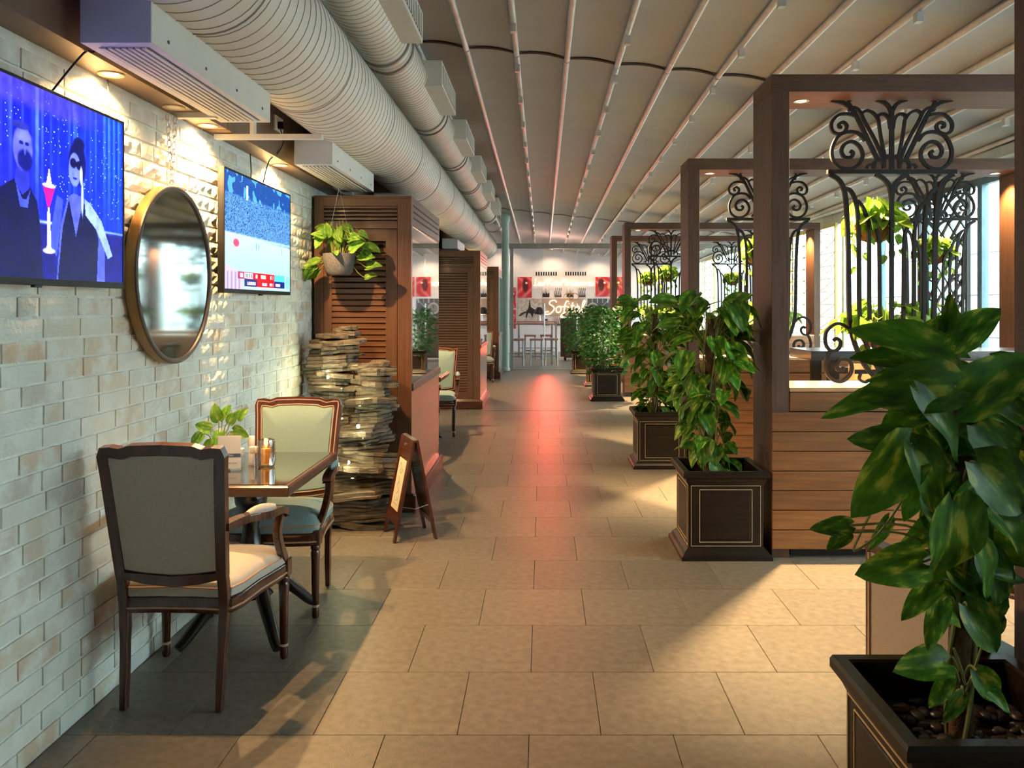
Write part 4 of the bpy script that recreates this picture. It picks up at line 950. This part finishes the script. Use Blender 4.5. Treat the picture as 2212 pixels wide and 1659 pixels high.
# man: shoulders, neck, head, beard, brow
blend(img, poly_mask(U, V, [(.28, 0), (.28, .30), (.335, .44), (.40, .50), (.45, .50), (.50, .40), (.515, .28), (.53, .0)]), dark)
blend(img, poly_mask(U, V, [(.395, .48), (.405, .58), (.46, .58), (.465, .46), (.43, .42)]), (.14, .16, .62))
blend(img, ell(U, V, .433, .66, .045, .115, .1), (.30, .32, .80)); blend(img, ell(U, V, .443, .60, .034, .055, .3), (.05, .07, .42)); blend(img, ell(U, V, .436, .72, .036, .03, .5), (.36, .38, .85)); blend(img, ell(U, V, .424, .772, .040, .020, .3), (.14, .16, .52))
blend(img, ell(U, V, .425, .685, .010, .010, .4)*.8, (.03, .04, .3)); blend(img, ell(U, V, .452, .685, .009, .010, .4)*.8, (.03, .04, .3)); blend(img, ell(U, V, .443, .648, .005, .022, .5)*.6, (.42, .45, .9))
blend(img, poly_mask(U, V, [(.40, .48), (.43, .40), (.45, .40), (.47, .46), (.455, .36), (.42, .36)]), (.2, .25, .8))
# woman: hair, face, sunglasses, dress, arm
blend(img, ell(U, V, .712, .66, .050, .125, .15), (.02, .05, .30)); blend(img, ell(U, V, .722, .775, .032, .038, .3), (.02, .06, .28))
blend(img, poly_mask(U, V, [(.60, 0), (.62, .30), (.66, .46), (.69, .49), (.75, .48), (.80, .44), (.86, .34), (.88, .2), (.88, 0)]), (.26, .30, .86))
blend(img, poly_mask(U, V, [(.605, 0), (.63, .28), (.665, .45), (.705, .25), (.745, .45), (.80, .40), (.84, .25), (.83, 0)]), dark)
blend(img, ell(U, V, .698, .625, .034, .095, .1), (.36, .42, .92)); blend(img, ell(U, V, .690, .66, .018, .028, .3), dark); blend(img, ell(U, V, .722, .655, .016, .026, .3), dark); blend(img, ell(U, V, .706, .665, .03, .006, .5), dark)
blend(img, ell(U, V, .700, .575, .012, .007, .5), (.10, .08, .5)); blend(img, ell(U, V, .735, .60, .008, .05, .5), (.75, .8, 1)); blend(img, ell(U, V, .742, .47, .007, .10, .5), (.6, .7, 1))
blend(img, poly_mask(U, V, [(.755, .47), (.79, .45), (.86, .36), (.93, .16), (.90, .14), (.83, .30), (.76, .38)]), (.48, .58, 1))
blend(img, poly_mask(U, V, [(.56, .20), (.60, .46), (.635, .44), (.60, .12)]), (.20, .26, .86))
# cocktail
blend(img, poly_mask(U, V, [(.528, .50), (.592, .50), (.562, .38), (.553, .38)]), (.85, .05, .45)); blend(img, ell(U, V, .56, .50, .033, .012, .4), (.9, .85, 1)); blend(img, poly_mask(U, V, [(.545, .50), (.56, .60), (.575, .50)]), (.85, .8, 1))
blend(img, poly_mask(U, V, [(.552, .38), (.564, .38), (.572, .16), (.548, .16)]), (.7, .7, 1)); blend(img, ell(U, V, .56, .15, .03, .015, .4), (.8, .8, 1))
img[:] = np.clip(img*(.85+.3*noise(W, H, 60)[..., None]), 0, 1)
tv1img = img.copy()
W, H = 240, 140
img, U, V = canvas(W, H)
img[:] = np.array([.62, .86, .80]); blend(img, np.clip((V-.22)/.3, 0, 1), (.70, .84, .93))
cr = np.clip((V-(.44+.03*(1-U)))/.02, 0, 1); n1 = rng.random((H, W)); base = np.stack([.10+.35*n1, .28+.42*n1, .60+.35*n1], -1); k_ = (n1 < .22)[..., None]; base = np.where(k_, np.array([.02, .10, .32]), base)
img[:] = img*(1-cr[..., None])+base*cr[..., None]
blend(img, np.clip((V-.80)/.03, 0, 1)*.75, (.03, .22, .52)); blend(img, (noise(W, H, 30) > .68)*np.clip((V-.78)/.03, 0, 1)*.7, (.4, .75, .95)); blend(img, np.exp(-((V-.47)/.012)**2)*.8, (.75, .88, 1)); blend(img, ((np.abs(U-.30) < .012)*(V > .80)*(V < .93)).astype(float), (.8, .95, 1))
blend(img, ell(U, V, .15, .40, .04, .035, .5), (.85, .25, .40))
for (x, w_) in ((.43, .008), (.47, .006), (.85, .006)): blend(img, ell(U, V, x, .40, w_, .035, .5)*.6, (.25, .45, .6))
blend(img, poly_mask(U, V, [(0, 0), (.24, 0), (.22, .14), (0, .21)]), (.72, .66, .82)); 
for x in (.04, .09, .14, .19): blend(img, ((np.abs(U-x) < .012)*(V < .15)).astype(float)*.5, (.45, .35, .55))
R_ = lambda a, b, c, d, col: blend(img, ((U > a)*(U < b)*(V > c)*(V < d)).astype(float), col)
R_(.17, .72, .095, .155, (.62, .16, .34)); R_(.39, .72, .095, .155, (.82, .04, .10)); R_(.72, .90, .095, .155, (.30, .80, .82)); R_(.26, .44, .03, .09, (.08, .18, .42)); R_(.44, .72, .03, .09, (.78, .05, .14)); R_(.72, .90, .03, .09, (.02, .16, .45)); R_(.26, 1, .015, .03, (.75, .80, .95)); R_(.20, .24, .105, .145, (.9, .75, .85)); R_(.26, .38, .1, .15, (.92, .92, .95))
for a, b, c, d in ((.50, .58, .108, .142), (.65, .67, .108, .142), (.69, .70, .108, .142), (.42, .45, .108, .142), (.30, .42, .043, .075), (.52, .60, .043, .075), (.64, .68, .043, .075), (.69, .70, .043, .075), (.74, .82, .043, .075)): R_(a, b, c, d, (.95, .80, .88))
for a in (.28, .30, .325, .35, .365): R_(a, a+.012, .108, .142, (.35, .38, .42))
for a in (.31, .34, .37, .40, .53, .56, .585, .515, .545): R_(a, a+.005, .05, .068, (.2, .15, .4))
blend(img, ell(U, V, .955, .085, .035, .07, .15), (.45, .75, .92))
tv2img = np.clip(img, 0, 1)*.84
def tv(y0, y1, z0, z1, im, label, stand):
    t = thing('television', label, 'television', (XW+.014, (y0+y1)/2, (z0+z1)/2), 0, 'wall mounted televisions'); hw = (y1-y0)/2; hh = (z1-z0)/2
    MB().box(0, .025, -.2, .2, -.15, .15).build('wall_mount', 'blackplastic', t)
    MB().box(.022, .052, -hw, hw, -hh, hh).build('housing', 'blackplastic', t, bevel=.003)
    m_ = MB(); b = .010; bb = .022
    m_.box(.052, .056, -hw, hw, hh-b, hh); m_.box(.052, .056, -hw, hw, -hh, -hh+bb); m_.box(.052, .056, -hw, -hw+b, -hh+bb, hh-b); m_.box(.052, .056, hw-b, hw, -hh+bb, hh-b); m_.build('bezel', 'blackplastic', t, bevel=.001)
    grid_picture('screen', im, (.0535, -hw+b, -hh+bb), (0, 2*hw-2*b, 0), (0, 0, 2*hh-b-bb), 'screen', t)
    MB().box(.045, .058, -.02, .02, -hh-.008, -hh).build('power_light', 'blackplastic', t)
tv(2.16, 3.29, 1.565, 2.205, tv1img, 'large wall television showing a couple with a pink cocktail in blue light', 0)
tv(4.32, 5.46, 1.565, 2.205, tv2img, 'wall television showing a stadium crowd, right of the round mirror', 1)
# sockets and cables
for (y, z, lab, cab) in ((3.06, 2.60, 'white double socket on the soffit face above the left television', [(-.0, 0, -.02), (.02, -.02, -.10), (-.01, -.10, -.22), (-.03, -.14, -.24), (-.085, -.24, -.40)]), (5.02, 2.56, 'white socket with a plug and cable above the second television', [(0, 0, -.03), (.01, .02, -.10), (-.02, .0, -.17), (-.06, -.03, -.22), (-.085, -.06, -.36)])):
    t = thing('wall_socket', lab, 'socket', (-1.555, y, z)); MB().box(0, .012, -.075, .075, -.04, .045).build('face_plate', 'white', t, bevel=.002)
    MB().box(.012, .045, -.035, .0, -.03, .012).build('plug', 'blackplastic', t, bevel=.004); MB().box(.012, .014, .02, .05, -.01, .02).build('switch', 'white', t)
    c = thing('power_cable', 'thin black cable running from the socket to the '+('left television' if y < 4 else 'second television'), 'cable', (-1.535, y, z))
    MB().tube(cat([(x, yy, zz) for x, yy, zz in cab], 5), .0035, 6).build('cable', 'blackplastic', c)
for y, nm in ((3.36, 'left television near the wall light'), (4.95, 'second television beside the plug cable')):
    c = thing('power_cable', 'short black cable hanging down behind the '+nm, 'cable', (XW+.02, y-.1, 2.16)); MB().tube([(0, 0, 0), (.004, .005, .1), (0, .0, .20)], .003, 6).build('cable', 'blackplastic', c)

# ================================================================== THINGS ON THE TABLE
TZ = .7505
t = thing('menu_holder', 'clear acrylic stand with a white menu card on the cafe table', 'menu stand', (-1.42, 3.88, TZ), .12)
MB().box(-.055, .055, -.004, .0, .004, .165).box(-.055, .055, .012, .016, .004, .165).box(-.055, .055, -.02, .03, 0, .004).build('acrylic', 'glass', t, bevel=.001)
MB().box(-.050, .050, .003, .006, .010, .158).build('card', 'paper', t)
MB().box(-.050, .050, .0015, .003, .062, .078).build('title_band', 'navy', t)
def textobj(s, size, loc, rot, m, parent, ext=.0004):
    cu = bpy.data.curves.new('lettering', 'FONT'); cu.body = s; cu.size = size; cu.extrude = ext; cu.align_x = 'CENTER'; cu.align_y = 'CENTER'; cu.resolution_u = 2
    tmp = bpy.data.objects.new('tmp', cu); sc.collection.objects.link(tmp); bpy.context.view_layer.update()
    me = bpy.data.meshes.new_from_object(tmp.evaluated_get(bpy.context.evaluated_depsgraph_get())); bpy.data.objects.remove(tmp); me.name = 'lettering'
    me.materials.clear(); me.materials.append(M[m]); o = link('lettering', me, parent); o.location = loc; o.rotation_euler = rot; return o
textobj('MENU', .013, (0, .001, .070), (PI/2, 0, 0), 'paper', t); textobj('Thank you!', .012, (.005, .0025, .035), (PI/2, 0, 0), 'ink', t)
# candle glass
t = thing('candle_glass', 'ribbed glass candle holder with a lit amber candle on the cafe table', 'candle holder', (-1.285, 3.98, TZ))
pf = [(.0, .002), (.034, .0)]
for k in range(15): pf += [(.038+(.003 if k % 2 else 0)+.003*math.sin(PI*k/14), .004+.0085*k)]
pf += [(.0375, .128), (.0355, .126), (.0365, .02), (.0, .012)]
MB().lathe(pf, 28).build('ribbed_glass', 'ribglass', t, smooth=True); MB().lathe([(0, .013), (.022, .013), (.022, .085), (0, .087)], 16).build('wax', 'amber', t, smooth=True); MB().lathe([(0, .088), (.005, .096), (.0, .112)], 8).build('flame', 'candle', t, smooth=True)
lamppt((-1.285, 3.98, TZ+.10), .25, (1, .5, .15), .01)
for (x, y, h, lab, hd) in ((-1.37, 4.03, .135, 'taller white pepper mill beside the menu stand', 1), (-1.345, 3.98, .095, 'short white salt shaker between menu stand and candle', 0), (-1.395, 3.96, .090, 'short white shaker half hidden by the menu card', 0)):
    t = thing('shaker', lab, 'shaker', (x, y, TZ), 0, 'shakers on the cafe table')
    MB().lathe([(.013, 0), (.015, .004), (.012, h*.35), (.014, h*.62), (.014, h*.66), (0, h*.67)], 16).build('body', 'glass' if not hd else 'white', t, smooth=True); MB().lathe([(.014, h*.66), (.016, h*.70), (.016, h*.97), (.013, h), (0, h)], 16).build('lid', 'white', t, smooth=True)
t = thing('table_plant', 'small pothos cutting in a square pot on the cafe table against the wall', 'plant', (-1.52, 4.02, TZ))
MB().layers([[(-.035, -.035, 0), (.035, -.035, 0), (.035, .035, 0), (-.035, .035, 0)], [(-.045, -.045, .075), (.045, -.045, .075), (.045, .045, .075), (-.045, .045, .075)], [(-.038, -.038, .075), (.038, -.038, .075), (.038, .038, .075), (-.038, .038, .075)], [(-.038, -.038, .06), (.038, -.038, .06), (.038, .038, .06), (-.038, .038, .06)]]).build('pot', 'coir', t)
rr = random.Random(5); st = MB()
for (x, y, z, dx, dz, s) in ((-.07, -.02, .15, -.6, -.8, .075), (-.02, -.04, .12, -.3, -.9, .07), (.02, -.04, .16, .1, -.7, .08), (.0, 0, .21, -.2, .9, .075), (.05, 0, .20, .5, .6, .07), (.07, .0, .16, .8, -.2, .08), (.04, -.03, .12, .5, -.8, .075), (-.04, 0, .17, -.7, .3, .07), (.02, .02, .23, .5, .8, .065), (.09, 0, .22, .6, .7, .06), (-.0, -.05, .10, 0, -1, .07)):
    st.tube(cat([(0, 0, .06), (x*.6, y*.6, z*.8+.02), (x, y, z)], 3), .002, 4); link('leaf', rr.choice(LS), t, mw=leafmat4(Vector((x, y, z)), Vector((dx, -.3, dz)), Vector((.1, -1, .3)), s))
st.build('stems', 'stem', t)
# patterned card on the right hand table
t = thing('menu_card', 'teal and cream patterned menu card on the right hand table', 'menu card', (1.93, 2.52, TZ), .3); MB().box(-.11, .11, -.15, .15, 0, .006).build('card', 'cream', t)
MB().box(-.09, .09, -.13, .13, .006, .007).build('teal_panel', mat('teal print', (.10, .25, .28), .5), t)

# ================================================================== BAR TABLE AND STOOLS BY THE WINDOW
t = thing('bar_table', 'tall dark bar table behind the first plank wall', 'table', (3.2, 7.15, 0))
MB().box(-1.05, 1.05, -.3, .3, 1.06, 1.135).build('tabletop', 'black', t, bevel=.004)
for x in (-.85, .85):
    for y in (-.22, .22): MB().box(x-.04, x+.04, y-.04, y+.04, 0, 1.06).build('leg', 'black', t, bevel=.003)
MB().box(-.85, .85, -.015, .015, .25, .30).build('foot_rail', 'black', t)
MB().box(-.85, .85, -.22, -.18, .95, 1.0).build('apron', 'black', t)
def stool(t):
    for x, y in ((-.17, -.17), (.17, -.17)): MB().beam((x, y, 0), (x*.95, y*1.2, 1.06), .035, .03).build('leg', 'lightwood', t, bevel=.003)
    for x, y in ((-.17, .17), (.17, .17)): MB().beam((x, y, 0), (x*.95, y*.95, .74), .035, .03).build('leg', 'lightwood', t, bevel=.003)
    MB().box(-.19, .19, -.18, .19, .73, .765).build('seat', 'lightwood', t, bevel=.01)
    for z in (.86, .94, 1.02): MB().box(-.15, .15, -.215, -.195, z, z+.045).build('back_slat', 'lightwood', t, bevel=.004)
    for z in (.22, .34): MB().box(-.165, .165, -.165, -.145, z, z+.025).build('rung', 'lightwood', t)
st0 = thing('bar_stool', 'honey wood bar stool with slatted back, left one at the bar table', 'stool', (2.45, 6.62, 0), .1, 'honey wood bar stools'); stool(st0)
dup(st0, (3.25, 6.60, 0), -.1, 'honey wood bar stool, middle one at the bar table', 'honey wood bar stools')
dup(st0, (4.0, 6.62, 0), .0, 'honey wood bar stool, right one at the bar table', 'honey wood bar stools')

# ================================================================== FAR END : COLUMN, GLASS PARTITION, FAR ROOM
t = thing('round_column', 'pale green round column beside the glass partition', 'column', (-.86, 19.75, 0)); MB().lathe([(.11, 0), (.11, .06), (.085, .08), (.085, 3.40), (.11, 3.45), (.11, 3.62)], 24).build('shaft', 'green', t, smooth=True)
t = thing('glass_partition', 'frameless glass partition with grey beam closing the end of the aisle', 'glass partition', (0, 20, 0))
MB().box(-1.64, 4.8, -.04, .04, 2.83, 2.95).build('beam', 'greymetal', t, bevel=.003); MB().box(-.76, -.68, -.04, .04, 0, 2.83).build('post', 'greymetal', t); MB().box(4.7, 4.78, -.04, .04, 0, 2.83).build('post', 'greymetal', t)
for a, b in ((-.68, .02), (.82, 1.95), (1.96, 3.3), (3.31, 4.7)): MB().box(a+.005, b-.005, -.006, .006, .01, 2.83).build('pane', 'glassw', t)
MB().box(-.68, 4.7, -.02, .02, 0, .012).build('floor_rail', 'greymetal', t)
for x in (.04, .80): MB().tube([(x, -.05, .75), (x, -.05, 1.55)], .014, 8).build('door_handle', 'silver', t, smooth=True)
def FW(px, py, d=0): return P(px, py, YF-.01-d)
def fwall_box(name, label, cat_, px0, py0, px1, py1, img, dep=.03):
    a = FW(px0, py1); b = FW(px1, py0); cx, cz = (a.x+b.x)/2, (a.z+b.z)/2; hw, hh = abs(b.x-a.x)/2, abs(b.z-a.z)/2
    t = thing(name, label, cat_, (cx, YF-.002, cz)); MB().box(-hw, hw, -dep, 0, -hh, hh).build('panel', 'white', t); grid_picture('print', img, (-hw, -dep-.002, -hh), (2*hw, 0, 0), (0, 0, 2*hh), 'print', t); return t
def redimg(seed):
    W, H = 48, 60; img, U, V = canvas(W, H); r_ = random.Random(seed)
    img[:] = np.array([.72, .16, .18]); sw = .5+.5*np.sin(9*(U+.5*np.sin(4*V+seed))+3*V); blend(img, np.clip(sw-.35, 0, 1)*1.1, (.86, .50, .52)); blend(img, ell(U, V, .35+.2*r_.random(), .6, .2, .32, .4), (.30, .03, .05)); blend(img, ell(U, V, .62, .7, .08, .05, .8), (1, .85, .8)); return img
def bwimg(seed, kind=0):
    W, H = 48, 60; img, U, V = canvas(W, H); n = noise(W, H, 10); v = .55+.3*V; img[:] = np.stack([v, v*.93, v*.92], -1)
    if kind == 0: blend(img, (V < .28+.2*np.abs(np.sin(U*9+seed))).astype(float), (.12, .10, .10)); blend(img, ((np.abs(U-.5) < .03+.1*np.clip(.7-V, 0, 1))*(V < .85)).astype(float), (.10, .08, .08))
    if kind == 1: blend(img, (np.abs(np.sin(U*12+V*3)) > .8).astype(float)*.7, (.15, .12, .12)); blend(img, (V < .2).astype(float)*.8, (.2, .18, .18))
    if kind == 2: blend(img, ell(U, V, .5, .5, .3, .3, .1), (.12, .1, .1)); blend(img, (V < .3).astype(float)*.6, (.3, .28, .28))
    return np.clip(img*(.8+.4*n[..., None]), 0, 1)
k = 0
for (a, b, c, d, lab) in ((1102, 621, 1115, 666, 'upper red art print at the far left of the far wall'), (1102, 669, 1115, 710, 'lower red art print at the far left of the far wall'), (1118, 598, 1149, 643, 'red art print left of the neon lettering'), (1286, 598, 1318, 641, 'red art print right of the neon lettering'), (1321, 598, 1345, 641, 'pink art print behind the farthest frame post'), (1333, 645, 1346, 688, 'lower pink art print beside the farthest frame post')):
    fwall_box('wall_print', lab, 'poster', a, b, c, d, redimg(k)); k += 1
for (a, b, c, d, kd, lab) in ((1172, 622, 1187, 642, 0, 'small grey photo of a pavilion, first of the upper row'), (1198, 622, 1213, 642, 1, 'small grey photo second in the upper row'), (1224, 622, 1239, 642, 0, 'small grey photo behind the eye shaped emblem'), (1250, 622, 1265, 642, 1, 'small grey photo last of the upper row'),
    (1172, 685, 1187, 703, 2, 'small dark photo under the large neon word, left one'), (1198, 685, 1213, 703, 1, 'small grey photo under the large neon word, right one')):
    fwall_box('wall_print', lab, 'poster', a, b, c, d, bwimg(k, kd)); k += 1
W, H = 80, 72; img, U, V = canvas(W, H); img[:] = (.74, .66, .62)      # lattice tower from below
blend(img, poly_mask(U, V, [(.30, .12), (.34, .40), (.44, .62), (.47, .95), (.49, .95), (.53, .62), (.70, .50), (.98, .30), (.98, .12), (.80, .30), (.66, .34), (.60, .12), (.52, .30), (.42, .34), (.36, .12)]), (.10, .06, .07)); blend(img, poly_mask(U, V, [(0, .2), (.12, .34), (.34, .42), (.34, .36), (.1, .2)]), (.16, .10, .10)); img *= (.85+.3*noise(W, H, 14)[..., None])
fwall_box('wall_print', 'large sepia photo of an iron lattice tower on the far wall', 'poster', 1120, 645, 1170, 692, img)
W, H = 60, 60; img, U, V = canvas(W, H); img[:] = (.30, .28, .29); blend(img, ell(U, V, .25, .55, .24, .27, .08), (.62, .6, .6)); blend(img, ell(U, V, .25, .55, .18, .21, .08), (.42, .4, .4)); blend(img, ((np.abs(U-.25) < .015)*(V > .55)*(V < .7)).astype(float), (.05, .05, .05)); blend(img, ((np.abs(np.sin(U*14)) < .2)*(V > .8)).astype(float), (.75, .75, .75)); blend(img, (np.abs(U-V) < .03).astype(float)*.7, (.7, .7, .7))
fwall_box('wall_print', 'large grey photo of a station clock on the far wall', 'poster', 1268, 645, 1318, 692, img)
img = np.ones((8, 8, 3))*np.array([.62, .52, .46]); fwall_box('wall_print', 'plain beige panel behind the large neon word', 'panel', 1172, 645, 1265, 683, img)
for (a, b, lab) in ((1156, 1204, 'left slotted air grille high on the far wall'), (1220, 1267, 'right slotted air grille high on the far wall')):
    p0 = FW(a, 595); p1 = FW(b, 587); t = thing('air_grille', lab, 'grille', ((p0.x+p1.x)/2, YF-.002, (p0.z+p1.z)/2)); hw = (p1.x-p0.x)/2; hh = (p1.z-p0.z)/2
    MB().box(-hw, hw, -.01, 0, -hh, hh).build('recess', 'dark', t)
    for q in range(10): x = -hw+2*hw*q/9; MB().box(x-.012, x+.012, -.02, -.01, -hh, hh).build('fin', 'white', t)
# neon lettering
GL = {'L': ([[(.35,1.9),(.2,1.95),(.15,1.7),(.2,.3),(.0,.05),(.1,0),(.4,.12),(.7,.05)]], .75), 'e': ([[(0,.4),(.4,.55),(.4,.95),(.15,.95),(.05,.5),(.15,.05),(.5,.1),(.62,.35)]], .6), 's': ([[(0,.2),(.3,1.0),(.35,.6),(.4,.2),(.2,0),(0,.1)]], .5),
 'N': ([[(0,0),(.15,1.0),(.3,1.9),(.45,1.0),(.6,.05),(.8,1.0),(1.0,1.9),(1.15,1.95)]], 1.05), 'u': ([[(0,1),(.05,.3),(.2,0),(.4,.3),(.5,1)],[(.5,1),(.5,.2),(.65,.05)]], .65), 'i': ([[(.05,1),(.08,.2),(.25,.05)],[(.1,1.35),(.12,1.45)]], .3), 't': ([[(.15,1.6),(.12,.2),(.3,.02)],[(0,1.05),(.32,1.1)]], .38),
 'P': ([[(.1,0),(.2,1.0),(.3,1.9)],[(.1,1.5),(.4,1.95),(.75,1.7),(.65,1.15),(.25,1.0)]], .75), 'a': ([[(.5,.9),(.2,1),(0,.5),(.15,0),(.4,.3),(.5,.95),(.5,.2),(.65,.05)]], .65), 'r': ([[(0,.7),(.15,1.05),(.15,.85),(.38,.95),(.35,.2),(.5,.05)]], .48), 'n': ([[(0,.9),(.1,1),(.1,0)],[(.1,.6),(.3,1),(.45,.8),(.48,.2),(.6,.05)]], .62),
 'S': ([[(1.0,1.6),(.8,1.95),(.4,1.8),(.35,1.35),(.7,1.0),(.85,.5),(.5,-.2),(.05,-.3),(.0,.05),(.35,.15)]], 1.0), 'o': ([[(.3,1),(.05,.7),(.1,.1),(.4,.05),(.5,.6),(.3,1),(.6,.85)]], .6), 'f': ([[(.55,1.7),(.4,1.9),(.25,1.3),(.2,0),(.1,-.8),(-.05,-.5),(.35,.1)],[(.05,.95),(.45,1.0)]], .5), 'l': ([[(.05,.3),(.35,1.7),(.2,1.9),(.12,1.2),(.15,.2),(.4,.05)]], .42)}
def neon(word, px0, px1, pyb, ht, r_, label, slope=0):
    tot = sum(.35 if ch == ' ' else GL[ch][1] for ch in word); s = (px1-px0)/tot; y = YF-.07; o = FW(px0, pyb); t = thing('neon_sign', label, 'neon sign', (o.x, y, o.z)); x = 0; u = .015135
    for ch in word:
        if ch == ' ': x += .35; continue
        for st_ in GL[ch][0]:
            pts = [((x+a+.22*b*.3)*s*u, 0, (b*ht+slope*(x+a)*s)*u) for a, b in st_]
            MB().tube(cat(pts, 4), r_, 6).build('tube', 'neon', t, smooth=True)
        x += GL[ch][1]
    for q in range(5): xx = (px1-px0)*u*(q+.5)/5; MB().box(xx-.005, xx+.005, 0, .065, .1, .12).build('standoff', 'silver', t)
neon('LesNuitsParisiennes', 1153, 1284, 617, 7.2, .010, 'slim warm neon script lettering high on the far wall')
neon('Sofitel', 1177, 1263, 675, 13.5, .016, 'large glowing neon script word on the beige panel')
t = thing('hanging_emblem', 'bronze emblem of two crossing eye shapes before the far wall', 'emblem', tuple(FW(1234, 641, .2)))
for s in (-1, 1): MB().tube([(s*.085+.155*math.cos(a), 0, .115*math.sin(a)*(1 if True else 1)*(1-.0)) for a in np.linspace(0, 2*PI, 24)[:-1]], .012, 6, closed=True).build('loop', 'brass', t, smooth=True)
MB().box(-.006, .006, .0, .2, -.01, .01).build('standoff', 'brass', t)
# far room lamps, and an added red strip light facing the aisle
for x in (-1.2, .3, 1.8, 3.4): downlight(x, 27.3, ceil_z(x, 27.3)-.02, {-1.2: 'leftmost', .3: 'second', 1.8: 'third', 3.4: 'rightmost'}[x]+' spotlight washing the far wall', K_FAR*.35, size=2.2, color=(1, .76, .5), tgt=(x, 28.0, 1.0))
lamppt((.4, 23.5, 2.6), K_FAR*.35, (1.0, .55, .42), .2); lamppt((.7, 27.4, 1.75), 3, (1.0, .75, .4), .1)
l_ = bpy.data.lights.new('red streak light', 'AREA'); l_.energy = 5; l_.spread = math.radians(60); l_.color = (1, .06, .03); l_.shape = 'RECTANGLE'; l_.size = .08; l_.size_y = 2.2  # unseen strip light, added to throw the red streak down the aisle
lo = bpy.data.objects.new('lamp_light', l_); sc.collection.objects.link(lo); lo.location = (.08, 19.85, 1.55); lo.rotation_euler = (PI/2, 0, PI)
# bar tables, stools and sofa of the far room
def hightable(t, w_, h): 
    MB().box(-w_/2, w_/2, -.3, .3, h-.04, h).build('tabletop', 'redwood', t, bevel=.004)
    for x in (-w_/2+.06, w_/2-.06):
        for y in (-.24, .24): MB().box(x-.02, x+.02, y-.02, y+.02, 0, h-.04).build('leg', 'greymetal', t)
    MB().box(-w_/2+.06, w_/2-.06, -.01, .01, .25, .28).build('rail', 'greymetal', t)
M['redwood'] = mat('pinkish table wood', (.42, .20, .16), .4)
def lowstool(t, h=.68):
    MB().box(-.17, .17, -.17, .17, h-.05, h).build('seat', 'redwood', t, bevel=.01)
    for x in (-.15, .15):
        for y in (-.15, .15): MB().beam((x, y, 0), (x*.9, y*.9, h-.05), .025, .025).build('leg', 'greymetal', t)
    MB().box(-.14, .14, -.145, -.125, .22, .245).build('rung', 'greymetal', t); MB().box(-.14, .14, .125, .145, .22, .245).build('rung', 'greymetal', t)
ht = thing('bar_table', 'high bar table in the far room just behind the glass, left side', 'table', (-.35, 22.0, 0)); hightable(ht, 1.3, 1.05)
h2 = thing('bar_table', 'second high bar table in the far room, deeper and further right', 'table', (-.15, 24.9, 0)); hightable(h2, 1.2, 1.05)
s0 = thing('bar_stool', 'far room stool in front of the nearer bar table, left', 'stool', (-.62, 21.3, 0), 0, 'far room stools'); lowstool(s0)
for (x, y, lab) in ((-.15, 21.3, 'far room stool in front of the nearer bar table, middle'), (.22, 21.5, 'far room stool in front of the nearer bar table, right'), (-.35, 24.1, 'far room stool before the deeper bar table, left'), (.1, 24.15, 'far room stool before the deeper bar table, right')): dup(s0, (x, y, 0), 0, lab, 'far room stools')
t = thing('wicker_armchair', 'high backed brown wicker booth seat in the far room', 'armchair', (1.0, 23.6, 0))
MB().layers([[(x, y, z) for x, y in ((-.42, -.35), (.42, -.35), (.42, .30), (-.42, .30))] for z in (.08, .42)]).build('seat_base', 'wicker', t, bevel=.03)
MB().tube(cat([(-.46, .35, .6), (-.46, -.2, .62), (-.36, -.38, .64), (.36, -.38, .64), (.46, -.2, .62), (.46, .35, .6)], 4), 1, flat=(.08, 1.04), up=(0, 0, 1)).build('curved_back', 'wicker', t, smooth=True); MB().box(-.38, .38, -.28, .3, .42, .52).build('cushion', 'wicker', t, bevel=.03)
for x in (-.38, .38):
    for y in (-.3, .25): MB().box(x-.025, x+.025, y-.025, y+.025, 0, .09).build('leg', 'dark', t)
t = thing('table_lamp', 'small black shaded lamp on the deeper bar table', 'lamp', (-.10, 24.9, 1.05)); MB().lathe([(.05, 0), (.06, .02), (.045, .10), (.05, .16), (.02, .18), (.02, .22)], 12).build('base', 'white', t, smooth=True); MB().lathe([(.13, .20), (.15, .22), (.12, .33), (.06, .40), (.0, .41)], 14).build('shade', 'blackplastic', t, smooth=True)
